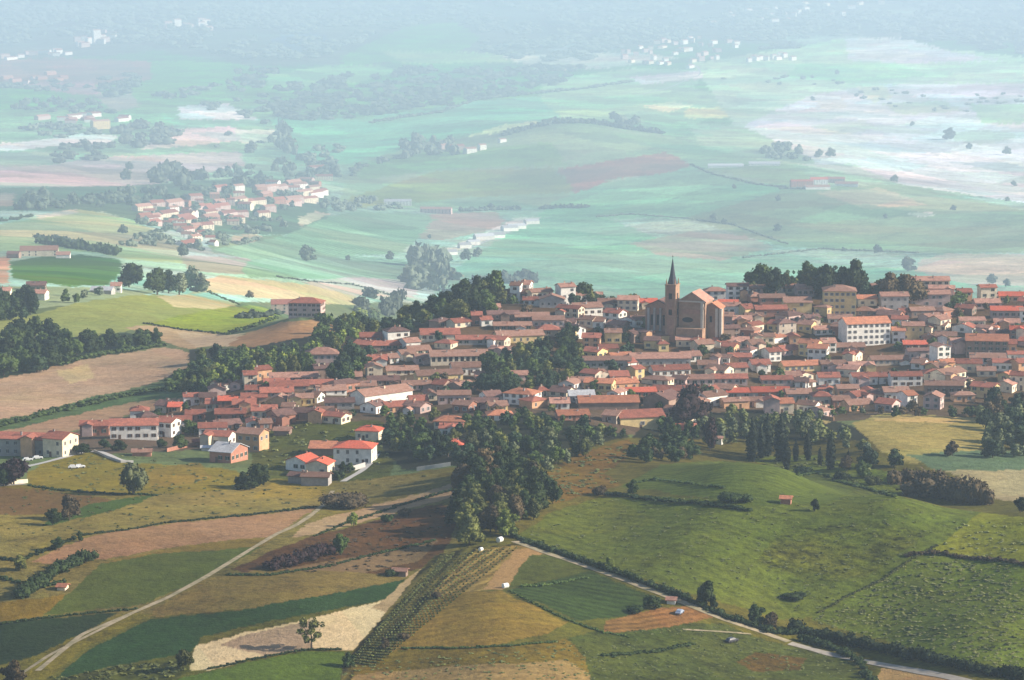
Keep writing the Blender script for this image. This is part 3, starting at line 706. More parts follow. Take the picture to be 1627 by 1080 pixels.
def roof_mb(w, d, h, rise, m, hip=False, ov=.55, th=.22):
    b = MB(); x, y = w / 2 + ov, d / 2 + ov; e = rise * (y / (d / 2)); zb = h + rise - e
    rx = max(x - y * .9, .15 * x) if hip else x
    for dz, fl in ((th + .02, False), (0.02, True)):
        z0 = zb + dz; z1 = h + rise + dz
        vs = [(-x, -y, z0), (x, -y, z0), (rx, 0, z1), (-rx, 0, z1), (x, y, z0), (-x, y, z0)]
        fs = [(0, 1, 2, 3), (4, 5, 3, 2)] + ([(1, 4, 2), (5, 0, 3)] if hip else [])
        b.add(vs, [f[::-1] if fl else f for f in fs], m)
    a, c = zb + .02, zb + th + .02; e2 = h + rise
    b.add([(-x, -y, a), (x, -y, a), (x, -y, c), (-x, -y, c)], [(0, 1, 2, 3)], m); b.add([(-x, y, a), (x, y, a), (x, y, c), (-x, y, c)], [(3, 2, 1, 0)], m)
    if hip:
        for s_ in (-1, 1): b.add([(s_ * x, -y, a), (s_ * x, y, a), (s_ * x, y, c), (s_ * x, -y, c)], [(0, 1, 2, 3)[::s_]], m)
    else:
        for s_ in (-1, 1): b.add([(s_ * x, -y, a), (s_ * x, 0, e2 + .02), (s_ * x, 0, e2 + th + .02), (s_ * x, -y, c), (s_ * x, y, a), (s_ * x, y, c)], [(0, 1, 2, 3), (1, 4, 5, 2)], m)
    return b
FOOT = []   # picture footprints of the houses already placed
def house(u, v, w, h, rot=0, wall='C', roof='r', d=9.0, kind='gable', name='town_house', cat='house', group='houses of the hill town', desc=None, win=True, sh='r', rise=None, ymin=0, arcade=False, chim=None, chimney=True, turn=False, dep=4, full=False, wsp=3.2):
    p = hit(u, v, ymin)
    if p is None: return None
    if ymin < 0 and p[1] > 1700: p, dv = on_crest(u, v); h += dv
    if name == 'town_house' and w >= 46: name = 'long_house'
    x, y, z = p; k = y / F; th = R(rot)
    W = max(w * k / max(math.cos(th), .5), 2.5); Hh = h * k
    if y > 2600: d = min(max(d, W * .55), 22) 
    if turn: W, d = d, W
    rise = rise or d / 2 * math.tan(R(random.uniform(17, 23)))
    if y > 2600: rise *= 1.5
    ang = th + (math.pi / 2 if turn else 0)
    dd = (W if turn else d) / 2
    cx, cy = x - math.sin(th) * dd, y + math.cos(th) * dd
    zz = min(z, float(H(cx, cy)) + 1.5)
    root = empty(name, (cx, cy, zz), ang)
    Hh += z - zz
    hip = kind == 'hip'
    box_walls(W, d, Hh, rise, WM[wall], not hip, dep).build('wall', root)
    rf = roof_mb(W, d, Hh, rise, RM[roof], hip, ov=.55 if y < 2600 else .3).build('roof', root)
    if chimney and y < 2600:
        for _ in range(random.choice((1, 1, 2)) if chim is None else chim):
            cxx = random.uniform(-W * .38, W * .38) * (.6 if hip else 1); cyy = random.uniform(-.25, .25) * d; b = MB(); zt = Hh + rise + random.uniform(.4, .9)
            b.box(cxx - .3, cxx + .3, cyy - .3, cyy + .3, Hh, zt, WM[random.choice('GTC')]); b.box(cxx - .4, cxx + .4, cyy - .4, cyy + .4, zt, zt + .14, RM['n']); b.build('chimney', rf)
    if win:
        st = max(1, round((Hh - .3) / 3.1)); fh = Hh / st; shv = random.choice((0, 1, 2, None)) if sh == 'r' else sh
        sides = [(0, W, d / 2), (math.pi / 2, d, W / 2)] + ([(-math.pi / 2, d, W / 2)] if y < 1300 or turn else [])
        if y > 2600: sides = sides[:1]
        ww, wh = (1.05, min(1.5, fh * .55)) if y < 2600 else (1.7, 2.0)
        wm = win_mesh(ww, round(wh, 1), shv if y < 2600 else None)
        for a, L, off in sides:
            nn = int(L / (wsp if y < 2600 else 7)); 
            if nn < 1: continue
            nn = min(nn, 9)
            for s_ in range(st):
                for q in range(nn):
                    if random.random() < .16: continue
                    t = (q + .5) / nn * L - L / 2; zc = s_ * fh + fh * .3
                    if arcade and s_ == st - 1 and a == 0: continue
                    # wall direction a: 0 front (-y), 90 right (+x), -90 left
                    px_, py_ = (t, -off) if a == 0 else ((off, t) if a > 0 else (-off, -t))
                    o = link('window', wm, root, (px_, py_, zc), a)
    if y < 2600 and name in ('town_house', 'long_house') and not full and not turn and kind == 'gable' and W > 7 and random.random() < .38:
        ww_ = random.uniform(3.6, 5.5); dd_ = random.uniform(2, 4.5); tx = random.uniform(-W / 2 + ww_ / 2, W / 2 - ww_ / 2); hh_ = Hh * random.choice((.7, .9, 1.0, 1.15)); rr_ = ww_ / 2 * .36
        wg = box_walls(dd_ + d / 2, ww_, hh_, rr_, WM[wall if random.random() < .6 else random.choice('WCPO')], True, dep).build('wing', root); wg.location = (tx, -(dd_ + d / 2) / 2, 0); wg.rotation_euler = (0, 0, math.pi / 2)
        roof_mb(dd_ + d / 2, ww_, hh_, rr_, RM[roof], ov=.4).build('wing_roof', wg)
    if arcade:
        nn = max(3, int(W / 2.6)); b0 = 0
        for q in range(nn):
            t = (q + .5) / nn * W - W / 2; b = MB(); b.box(t - .85, t + .85, -d / 2 - .03, -d / 2 + .05, Hh * .42, Hh * .9, M_DARK); b.build('loggia_opening', root)
    if y < 1400 and win:
        b = MB(); t = random.uniform(-W / 3, W / 3); b.box(t - .55, t + .55, -d / 2 - .05, -d / 2 + .02, 0, 2.2, M_SHUT[1]); b.build('door', root)
    FOOT.append((u - w / 2, u + w / 2, v - h - 9, v))
    size = 'tall' if h > w * .75 and h > 16 else 'long' if w > 55 else 'small' if w < 22 else 'wide' if w > 38 else ''
    d_ = desc or (f"{size} {WALL[wall][0]} {'house' if cat == 'house' else cat} with {'hipped ' if hip else ''}{ROOF[roof][0]} roof").strip()
    return reg(root, d_, cat, group, u, v - h * .6, full)
# ------------------------------------------------------------------ the hill town, surveyed houses: u, ground line, width, wall height, turn, wall, roof
HH = [
 # left road
 (38,724,95,27,-10,'G','r',dict(d=11)), (107,720,15,16,-10,'C','n',dict(d=5)), (84,726,34,30,-24,'C','r',dict(d=12,desc='cream gabled house at the end of the grey row')),
 (150,692,46,16,4,'T','r'), (213,698,76,23,6,'W','r',dict(d=10,desc='long white house with many windows and brick red roof')), (262,694,22,24,-22,'W','r'), (279,681,50,13,6,'W','r'), (277,655,20,9,0,'O','b'),
 (338,692,44,13,6,'W','r'), (343,710,42,18,-14,'W','r'), (350,735,36,18,-24,'T','g',dict(d=14,desc='brick shed with pale grey metal roof')), (394,718,38,30,-22,'O','n',dict(d=9,desc='tall peach house with sunlit blank gable')),
 (225,725,30,7,4,'T','n',dict(win=False,name='garden_shed',cat='shed',d=5)),(320,708,26,7,8,'T','r',dict(win=False,name='garden_shed',cat='shed',d=4)),
 (340,652,26,11,4,'C','r'), (362,646,30,10,4,'T','b'), (388,655,36,13,4,'T','r'), (366,668,48,11,4,'T','r'), (404,642,40,11,6,'B','r'), (420,664,40,12,4,'C','r'), (440,632,52,9,6,'B','r'), (410,628,40,9,4,'C','r'),
 (310,668,30,10,4,'T','r'), (330,640,26,9,4,'B','d'),
 (447,692,25,8,-8,'B','n',dict(win=False,name='garden_shed',cat='shed',d=6)), (500,673,22,18,-6,'O','r',dict(d=7,turn=True,desc='small orange brick house with gable to the field')), (478,667,26,12,-10,'B','d'),
 (442,646,22,13,-4,'O','n',dict(turn=True)), (478,645,38,13,4,'Y','n'), (498,640,12,10,-20,'W','n'), (528,628,46,8,14,'W','n',dict(desc='low house with bright white lit wall')), (460,622,60,9,8,'B','r'), (540,650,46,11,6,'G','d'), (515,662,30,9,6,'P','n'),(572,640,30,10,8,'G','d'),
 # red roofed farmstead
 (583,700,38,16,-12,'C','b',dict(kind='hip',desc='two storey cream house with bright red hipped roof')), (511,724,40,12,-5,'B','o',dict(d=12,win=False,name='barn',cat='barn',desc='low open barn with plain orange roof')),
 (560,738,62,27,-8,'W','b',dict(d=12,kind='hip',desc='long two storey white farmhouse with bright red roof')), (470,748,34,16,-30,'W','b',dict(d=10,turn=True,desc='white gabled house with two small windows and bright red roof')),
 (503,757,36,20,-14,'C','b',dict(d=9,turn=True,desc='narrow house with bright red roof and cream side wall')), (500,772,44,15,-8,'G','n',dict(d=7,win=False,name='store_shed',cat='shed',desc='dark stone shed below the bright red roofs')), (470,768,26,12,-20,'G','d',dict(d=6,win=False,name='store_shed',cat='shed')),
 # cluster in the trees
 (713,680,48,11,-6,'C','o',dict(kind='hip')), (716,694,36,14,-4,'W','r'), (717,722,34,16,-8,'G','b',dict(kind='hip')), (795,668,40,9,6,'W','o',dict(kind='hip')), (822,643,46,18,-24,'W','o',dict(d=11,kind='hip',desc='white house with orange front and hipped orange roof')),
 (722,641,52,14,4,'P','n',dict(desc='lavender pink long house among garden trees')), (768,648,40,9,-6,'B','d'), (632,656,34,11,24,'O','r',dict(desc='low orange house with lit wall under dark roof')), (666,645,28,9,10,'P','r'),
 (618,641,74,17,40,'W','n',dict(d=11,win=False,desc='long bright white building with high lit wall')),
 # middle left of town
 (512,584,52,22,4,'P','k',dict(kind='hip',d=12,desc='old pinkish manor with hipped roof above the wood')), (467,606,76,7,6,'B','k'), (500,618,60,8,6,'C','r'), (440,616,40,8,6,'T','r'),
 (596,600,24,17,10,'C','n',dict(turn=True)), (590,545,34,10,6,'T','r'), (618,556,50,8,10,'B','r'), (657,553,22,10,28,'W','k',dict(desc='small house with bright white gable on the upper edge')), (668,564,34,8,20,'C','n'), (650,571,22,9,24,'W','n'), (678,577,32,9,14,'P','n'), (600,580,30,9,6,'O','r'), (627,577,14,9,20,'W','n'),
 (640,596,50,8,8,'C','n'), (610,613,50,9,8,'B','d'), (700,606,72,11,16,'Y','n',dict(desc='long orange yellow lit house below the arcaded one')), (730,580,92,15,7,'C','n',dict(arcade=True,d=11,desc='long cream building with open loggia under brown roof')), (742,596,46,13,10,'W','n'),
 (700,541,62,10,6,'C','r',dict(d=12)), (752,548,54,9,4,'G','r'), (663,620,46,9,8,'P','n'), (560,606,30,8,6,'B','n'), (580,622,36,9,8,'C','n'),
 # crown of the hill
 (817,481,50,15,0,'G','d',dict(d=10)), (818,462,16,9,-14,'W','n'), (834,460,14,9,-14,'W','k'), (862,474,34,11,24,'C','n',dict(desc='cream house with slanting lit wall on the crown')), (877,489,40,14,0,'G','n',dict(turn=True)), (908,483,34,13,20,'W','n',dict(d=10,desc='bright white house at the edge of the crown wood')), (903,463,24,8,20,'W','k'),
 (936,502,44,14,18,'W','n',dict(d=10,desc='white house with black window row facing the slope')), (997,494,32,18,-8,'C','k',dict(desc='cream house with pink roof by dark trees')), (968,490,34,10,4,'G','n'),
 (922,538,18,17,30,'W','d',dict(turn=True,desc='narrow house with blank white gable in the middle')), (939,553,28,17,-6,'O','r',dict(desc='orange house with red roof by the park wood')), (828,545,74,12,14,'Y','n',dict(d=11,desc='long pale yellow building with brown roof')), (800,508,50,9,6,'B','d'), (846,512,54,9,4,'B','n'), (815,525,60,8,4,'B','n'), (872,520,50,12,6,'P','n'), (780,500,30,12,6,'P','k'),
 (798,604,84,8,8,'P','k',dict(desc='low rose building with very long roof')), (965,586,76,14,2,'G','n',dict(desc='long shaded grey building with straight eaves')), (1050,583,96,14,4,'G','k',dict(d=11,desc='long grey and white building with straight rose roof')), (1005,589,14,14,30,'W','r'), (990,575,34,8,20,'O','o'),
 (1068,598,60,11,14,'W','r',dict(desc='white house with lit wall under long red roof')), (1100,575,30,10,16,'W','k'), (1028,490,34,10,4,'C','b'), (1137,477,34,15,2,'W','k',dict(kind='hip',desc='plain white hipped house behind the church')), (1156,492,30,10,-8,'W','b'),
 (995,620,40,12,20,'O','o'), (1020,632,46,10,6,'T','b'), (950,622,44,14,-14,'Y','o',dict(desc='yellow house with orange roof below the park')), (925,640,40,12,6,'G','g'), (1060,632,44,12,-4,'B','r'), (985,606,30,9,10,'P','r'),
 (968,653,96,14,4,'B','o',dict(d=13,win=False,name='farm_barn',cat='barn',desc='long dark barn with open front and orange roof')), (1021,680,72,18,14,'Y','r',dict(d=12,wsp=14,kind='gable',desc='big yellow orange barn at the foot of town')), (1042,655,40,22,-32,'B','d',dict(turn=True,d=14,win=False,name='farm_barn',cat='barn',desc='steep dark roofed barn beside the yellow barn')),
 (912,668,50,9,10,'T','o'), (1090,690,36,8,6,'P','r'), (890,650,30,10,4,'W','k'),
 # right half
 (1334,502,52,40,-4,'Y','n',dict(d=16,kind='hip',sh=2,wsp=2.6,name='palace',cat='palace',desc='four storey yellow palace with hipped brown roof')), (1335,515,38,9,-4,'W','n',dict(desc='low white annex at the foot of the palace')), (1268,496,44,16,2,'Y','n',dict(d=11,desc='pale yellow house with arched ground floor')),
 (1380,549,72,36,14,'W','o',dict(d=13,sh=2,wsp=2.8,desc='great white three storey block with orange roof')), (1310,532,30,9,20,'W','k'), (1318,560,22,16,8,'W','k',dict(desc='white house with round lit gable')), (1451,541,34,24,-4,'Y','k',dict(desc='bright yellow house beside the white block')), (1428,545,20,20,-4,'W','o'), (1455,556,38,9,-2,'T','b'),
 (1568,567,66,26,-8,'B','o',dict(d=14,desc='large brown brick hall with white gable side')), (1570,580,56,12,-4,'W','n',dict(arcade=True)), (1500,576,22,26,20,'W','k',dict(turn=True,desc='tall white gabled house left of the brick hall')), (1525,560,26,16,4,'P','k'), (1441,614,50,17,4,'W','r',dict(desc='white two storey house in the lower town')),
 (1500,626,60,14,-4,'B','n',dict(desc='brown brick house near the lower meadow')), (1560,632,34,18,-28,'Y','r',dict(desc='brick house with glowing yellow gable')), (1480,650,26,20,-20,'P','k',dict(turn=True,desc='pink gabled house by the meadow trees')), (1595,560,40,14,-4,'O','r'), (1600,590,44,14,-6,'W','r'), (1540,592,40,15,-4,'C','r'),
 (1478,456,62,11,0,'C','k',dict(desc='long cream house on the upper right rim')), (1496,470,40,12,-8,'P','k'), (1422,492,44,22,4,'G','k'), (1478,487,64,20,2,'P','k',dict(desc='large pink house with dark windows near the upper trees')), (1534,478,22,14,4,'O','r'), (1400,470,40,14,6,'P','n'),
 (1205,467,32,9,4,'P','n'), (1192,468,20,9,20,'W','k'), (1245,466,50,9,4,'C','k'), (1228,482,40,9,4,'T','n'), (1280,470,28,12,6,'P','k'), (1370,470,44,12,4,'P','n'), (1226,503,50,12,4,'T','r'), (1163,500,30,14,6,'W','k'), (1175,520,40,12,4,'P','k'),
 (1283,567,28,22,-24,'Y','o',dict(desc='yellow tower-like house with glowing side')), (1298,575,30,22,-14,'W','o'), (1275,590,60,10,14,'Y','o',dict(desc='low yellow lit house in the middle of the right town')), (1205,562,22,16,24,'C','n'), (1232,574,20,16,24,'W','r'), (1210,590,30,12,10,'W','r'),
 (1370,594,40,13,4,'Y','k'), (1345,560,60,9,4,'B','n'), (1415,580,60,9,8,'S','n'), (1325,590,40,12,4,'P','n'), (1318,612,34,13,4,'W','r'), (1375,612,40,14,6,'W','r'), (1348,630,34,13,4,'O','n',dict(desc='orange house at the lower edge of the right town')), (1425,636,40,14,4,'W','n'),
 (1225,635,60,13,2,'T','b',dict(desc='long red roofed terracotta house above the cypresses')), (1180,633,50,10,2,'G','b'), (1270,638,40,13,4,'G','n'), (1160,610,56,9,2,'P','r'), (1110,612,50,10,4,'P','k'), (1235,612,50,9,4,'P','r'),
 (1600,505,50,12,-4,'P','b'), (1608,480,40,10,-4,'O','b'), (1600,525,40,12,-6,'W','k'), (1620,540,30,16,-8,'T','b'), (1616,620,22,24,-20,'C','r'), (1590,478,26,8,0,'B','k'), (1570,490,40,9,4,'P','k'), (1546,520,40,11,4,'C','k'),
 (1150,520,26,18,-10,'P','n'), (1122,560,26,14,24,'C','n'),
]
for q in HH:
    u, v, w, h, rot, wall, roof = q[:7]; kw = q[7] if len(q) > 7 else {}
    house(u, v, w, h, rot, wall, roof, full='desc' in kw, ymin=-1 if u > 690 else 0, **kw)
# the villa on the brown knoll
house(452, 498, 42, 15, 6, 'P', 'r', d=12, name='villa', cat='villa', desc='left wing of the pink villa on the knoll', full=True)
house(484, 504, 52, 23, -8, 'P', 'r', d=14, kind='hip', name='villa', cat='villa', desc='tall pink villa with red hipped roof on the knoll', full=True, wsp=2.6)
# ------------------------------------------------------------------ the church
def church():
    p = hit(1100, 545); x, y, z = p; k = y / F
    root = empty('church', (x, y, z), R(-20)); u0 = lambda q: (q - 1100) * k
    zz = lambda q: (545 - q) * k          # height of a picture line above the base
    def bx(name, a, b, y0, y1, z0, z1, m, par=root):
        q = MB(); q.box(u0(a), u0(b), y0, y1, z0, z1, m); return q.build(name, par)
    # tower
    tw = bx('bell_tower', 1056, 1073, -2, 5.2, -6, zz(452), M_BRICK); tx0, tx1 = u0(1056), u0(1073); cx = (tx0 + tx1) / 2; cy = 1.6
    for zc in (zz(452), zz(478), zz(505)):
        q = MB(); q.box(tx0 - .3, tx1 + .3, -2.3, 5.5, zc - .25, zc + .3, M_OCHRE); q.build('cornice', tw)
    q = MB(); q.box(tx0 - .06, tx0 + .8, -2.06, -1.2, -6, zz(452), M_OCHRE); q.box(tx1 - .8, tx1 + .06, -2.06, 5.26, -6, zz(453), M_OCHRE); q.build('corner_pilasters', tw)
    for zc in (zz(474), zz(500)):
        q = MB(); q.box(cx - .9, cx + .9, -2.09, -1.9, zc - .2, zc + 2.8, M_DARK); q.build('belfry_opening', tw)
        q = MB(); q.box(tx1 - .1, tx1 + .09, cy - .9, cy + .9, zc - .2, zc + 2.8, M_DARK); q.build('belfry_opening', tw)
    r = (tx1 - tx0) / 2; zt = zz(452)
    q = MB(); n = 8; ring = lambda rr, z_: [(cx + rr * math.cos(2 * math.pi * (i + .5) / n), cy + rr * math.sin(2 * math.pi * (i + .5) / n), z_) for i in range(n)]
    vs = ring(r * .98, zt) + ring(r * .52, zz(437)) + ring(.18, zz(411)); fs = [(a * n + i, a * n + (i + 1) % n, (a + 1) * n + (i + 1) % n, (a + 1) * n + i) for a in range(2) for i in range(n)] + [tuple(range(2 * n, 3 * n))]
    q.add(vs, fs, M_SLATE); sp_ = q.build('spire', tw)
    q = MB(); q.box(cx - .07, cx + .07, cy - .07, cy + .07, zz(411), zz(411) + 2, M_DARK); q.box(cx - .5, cx + .5, cy - .06, cy + .06, zz(411) + 1.2, zz(411) + 1.35, M_DARK); q.build('cross', sp_)
    for a, b in ((tx0 + .5, -1.5), (tx1 - .5, -1.5), (tx0 + .5, 4.7), (tx1 - .5, 4.7)):
        q = MB(); q.tube([(a, b, zt), (a, b, zt + 1.6), (a, b, zt + 3.4)], [.45, .42, .05], M_OCHRE, 6); q.build('pinnacle', tw)
    # nave, ridge running away from the viewer, pediment towards us
    def gab(name, a, b, y0, y1, h, rise, wm, rm, ov=.6, par=root):
        w = u0(b) - u0(a); d = y1 - y0; mx = (u0(a) + u0(b)) / 2; my = (y0 + y1) / 2
        o = box_walls(d, w, h, rise, wm, True, 6).build(name, par); o.location = (mx, my, 0); o.rotation_euler = (0, 0, math.pi / 2)
        r_ = roof_mb(d, w, h, rise, rm, ov=ov, th=.5).build('roof', par); r_.location = (mx, my, 0); r_.rotation_euler = (0, 0, math.pi / 2); return o
    nv = gab('nave', 1076, 1120, 1, 15, zz(478), zz(464) - zz(478), M_OCHRE, RM['k'])
    gab('side_aisle', 1116, 1140, 5, 14, zz(489), zz(481) - zz(489), M_OCHRE, RM['o'])
    q = MB(); q.box(u0(1078) - .1, u0(1119), .55, .95, zz(490), zz(486), M_OCHRE); q.box(u0(1076), u0(1120), .3, .98, zz(479), zz(477), M_STONE); q.build('cornice', root)
    q = MB(); q.box(u0(1081), u0(1113), .82, .97, zz(498), zz(491), M_BRICK); q.build('frieze_panel', root)
    for a in (1113, 1134, 1140.5):
        q = MB(); y_ = .2 if a < 1120 else 4.2; q.box(u0(a), u0(a) + 1.4, y_, y_ + 1.2, -4, zz(479 if a < 1120 else 489), M_STONE); q.build('pilaster', root)
    q = MB(); q.box(u0(1124), u0(1128), 4.85, 5.05, zz(512), zz(502), M_DARK); q.build('tall_window', root)
    q = MB(); cxn, cz = u0(1091), zz(508); q.add([(cxn + 3 * math.cos(t), .93, cz + 1.4 * math.sin(t)) for t in [i * math.pi / 6 for i in range(12)]], [tuple(range(12))], M_DARK); q.build('oval_window', root)
    bx('forecourt_wall', 1076, 1120, -4, .9, -6, zz(520), M_OCHRE)
    # dark unfinished flank left of the tower
    fl = gab('transept', 1018, 1060, 3, 20, zz(490), zz(480) - zz(490), M_BRICK, RM['d'])
    for a in (1022, 1032, 1042, 1052):
        q = MB(); q.box(u0(a), u0(a) + 1.1, 2.2, 3.2, -5, zz(492), WM['G']); q.build('buttress', root)
    for a in (1027, 1037, 1047):
        q = MB(); q.box(u0(a), u0(a) + 1.3, 2.93, 3.1, zz(520), zz(503), M_DARK); q.build('tall_window', root)
    reg(root, 'large church with slim brick bell tower and dark pointed spire', 'church', None, 1080, 490, True)
    FOOT.append((1020, 1144, 440, 530))
church()
# ------------------------------------------------------------------ woods first claim their ground (no filler house inside)
WP = [poly2(q) for q in (
 [755,625,768,580,800,560,880,552,905,540,932,556,936,600,890,618,820,632], [590,535,680,480,790,450,800,478,784,505,700,518,600,540], [600,700,640,660,700,650,760,655,860,660,990,690,1010,760,560,760],
 [1080,660,1200,655,1290,665,1400,690,1400,760,1080,760], [1560,640,1640,610,1640,760,1545,700], [1015,520,1018,580,985,580,990,520], [600,655,700,655,700,700,600,700], [510,560,560,540,575,560,560,610,530,600], [880,455,1015,455,1015,482,880,470])]
TOWN = poly2([130,694,200,664,300,648,350,618,425,600,470,612,520,600,572,548,640,508,690,522,780,508,790,478,850,474,960,484,1010,486,1160,470,1200,462,1420,466,1450,456,1530,470,1640,476,1640,640,1560,640,1480,662,1400,660,1300,668,1180,662,1060,690,880,660,760,664,700,660,600,668,500,676,420,684,330,690,240,690,140,700])
def free(u, v, w, h):
    for a, b, c, d in FOOT:
        if u - w / 2 < b - 2 and u + w / 2 > a + 2 and v > c + 3 and v - h - 8 < d - 4: 
            ov = (min(u + w / 2, b) - max(u - w / 2, a)) * (min(v, d) - max(v - h - 8, c))
            if ov > .30 * w * (h + 8) or ov > .42 * (b - a) * (d - c): return False
    return True
v = 468.0
nfill = 0
while v < 690:
    u = 130 + random.uniform(0, 20)
    while u < 1640:
        w = random.choice((16, 18, 20, 22, 24, 26, 28, 32, 38)) * random.uniform(.9, 1.1); h = random.uniform(8, 13) if random.random() < .68 else random.uniform(13, 19 if u < 1100 else 24)
        uu = u + w / 2; vv = v + random.uniform(-3, 3)
        if pin(uu, vv, TOWN) and not any(pin(uu, vv - 3, q) for q in WP) and nfill < 262 and free(uu, vv, w, h):
            left = uu < 720; r = random.random()
            rot = random.gauss(8 if left else 3, 9) if r < .45 else random.choice((-28, -24, 26, 36, 44, -34))
            house(uu, vv, w, h, rot, random.choice('WCCWPPTBSOWYC' if not left else 'CBTPWWCOBS'), random.choice('rrnnkdrrkondn' if not left else 'rrnndrnkd'), d=random.uniform(7, 10), turn=random.random() < .2 and w < 30, kind='hip' if random.random() < .15 else 'gable', wsp=3.6, ymin=-1)
            nfill += 1
        u += w * random.uniform(.7, 1.1) + random.uniform(0, 4)
    v += 8.5
print('houses', len(THINGS), 'filler', nfill)
# ------------------------------------------------------------------ farms and far villages
def far_house(u, v, w, h, wall='W', roof='k', rot=0, name='village_house', group='houses of the far villages', **k):
    return house(u, v, w, h, rot, wall, roof, d=14, name=name, group=group, win=h >= 6, dep=8, **k)
for u, v, w, h, wl, rf, de in ((62,407,60,9,'C','n','long low farmhouse with pale bays'),(100,410,22,5,'W','k','low white farm annex'),(20,410,20,7,'B','d','dark end barn of the farm'),
    (57,462,30,9,'B','d','dark roofed house by the green field'),(58,477,27,11,'W','k','bright white house below the green field'),(6,470,20,8,'C','k','cream house at the picture edge behind trees'),(184,464,16,10,'W','k','small white gable by round tree'),(160,466,34,5,'G','g','grey low shed by round tree')):
    house(u, v, w, h, random.uniform(-8, 8), wl, rf, d=12, name='farmhouse', group='farm buildings left of the valley', desc=de, full=True, win=h > 8)
for u, v, w, h, wl, rf, de in ((1275,297,36,9,'T','b','red roofed main wing of the valley farm'),(1302,293,28,8,'W','b','white mid wing of the valley farm'),(1326,291,32,7,'P','r','arcaded right wing of the valley farm'),(1300,301,40,4,'W','k','low white front range of the valley farm'),(1345,296,36,4,'W','k','low long white range right of the valley farm'),
    (692,339,50,7,'P','k','pink roofed barn above the tan field'),(728,239,22,7,'B','r','dark farm wing on the middle hill'),(750,243,16,7,'W','k','white farmhouse on the middle hill'),(768,238,10,8,'W','k','second white farmhouse on the middle hill'),(800,226,10,5,'W','k','lone small white house above the middle hill farm'),(712,236,20,6,'P','k','rose barn on the middle hill'),
    (505,272,24,7,'P','r','red roofed house at the hedge end'),(512,286,34,6,'C','r','red roofed range near the hedge end'),(632,326,44,6,'W','g','grey roofed long shed above the vineyard'),(162,205,24,13,'Y','k','yellow lit house in the far left hamlet'),
    (155,70,10,22,'W','k','white church tower of the far left village'),(283,42,10,11,'W','k','round white house in the far forest')):
    far_house(u, v, w, h, wl, rf, random.uniform(-10, 10) if w > 26 else 42, name='farmhouse' if 'tower' not in de else 'village_church', group='lone farm buildings of the valley', desc=de, full=True)
for a, b, c, d_, w in ((1125,266,1182,264,57),(1190,263,1240,262,50)):
    far_house((a + c) / 2, b, w, 3, 'W', 'g', 0, name='greenhouse', group='lone farm buildings of the valley', desc='long low white greenhouse, ' + ('left' if a < 1180 else 'right') + ' one of two in line', cat='greenhouse', full=True)
def village(spots, n, poly, wr, hr, place, walls='WWWCP', roofs='kkrnk', ymin=0):
    P_ = poly2(poly); us = [q[0] for q in P_]; vs = [q[1] for q in P_]; t = 0; got = []
    while len(got) < n and t < 4000:
        t += 1; u = random.uniform(min(us), max(us)); v = random.uniform(min(vs), max(vs))
        if pin(u, v, P_) and all(abs(u - a) > wr[0] * .8 or abs(v - b) > hr[0] * .8 for a, b in got):
            got.append((u, v)); w = random.uniform(*wr); h = random.uniform(*hr); wl = random.choice(walls); rf = random.choice(roofs)
            far_house(u, v, w, h, wl, rf, random.choice((-24, 48, 58, 40, 62, 10)), group='houses of ' + place, desc=f"{'tiny' if w < 9 else 'small' if w < 14 else 'wide'} {WALL[wl][0]} house with {ROOF[rf][0]} roof in " + place, ymin=ymin)
village(0, 46, [215,345,250,325,330,315,400,318,440,330,425,350,350,362,300,372,240,365], (12, 22), (5.5, 9), 'the hazy left village', 'WCPPTC', 'rrkkr')
village(0, 22, [345,305,440,290,500,292,520,305,500,330,420,325,360,322], (12, 24), (6, 9), 'the upper hazy hamlet', 'WCPPTC', 'rrkkr')
village(0, 8, [290,375,345,372,350,392,300,392], (10, 20), (4, 9), 'the left village foot', 'WWC')
village(0, 44, [985,84,1040,70,1110,58,1150,60,1185,70,1180,92,1120,108,1060,110,1000,108], (5, 10), (3.5, 6.5), 'the far white village', 'WPWCP', 'kkrk')
village(0, 10, [1190,90,1270,86,1272,98,1190,100], (6, 9), (5, 8), 'the far village tail', 'WW')
village(0, 26, [1105,30,1200,15,1300,8,1410,5,1415,20,1330,26,1240,40,1150,46,1110,44], (7, 12), (4, 7), 'the topmost ridge village', 'WWWC')
village(0, 12, [2,92,60,84,125,78,125,86,60,92,2,98], (8, 14), (4, 6), 'the far left road village', 'WWP')
village(0, 12, [118,66,180,54,182,70,130,76], (8, 14), (6, 10), 'the far left church village', 'WWP')
village(0, 8, [255,40,340,28,345,48,300,56,258,48], (8, 13), (4, 8), 'the far forest hamlet', 'WPP')
village(0, 14, [62,188,215,180,222,192,130,200,64,194], (9, 18), (4, 6), 'the far left hamlet', 'WPPT', 'rk')
village(0, 8, [10,125,80,118,110,128,60,134,12,132], (9, 14), (4, 5), 'the dim left hamlet', 'PT', 'rk')
for i in range(9):
    t = i / 8; far_house(700 + t * 145 + random.uniform(-4, 4), 410 - t * 54 + random.uniform(-3, 3), random.uniform(18, 30), random.uniform(4, 6), 'W', 'g', 24, name='farm_shed', group='pale sheds along the valley road', desc='pale low shed in the line along the valley road', cat='shed')
if 0: village(0, 9, [686,412,700,404,770,378,845,352,850,358,790,384,730,410,700,416], (14, 26), (4, 6), 'the white sheds by the valley road', 'WWW', 'ggk')
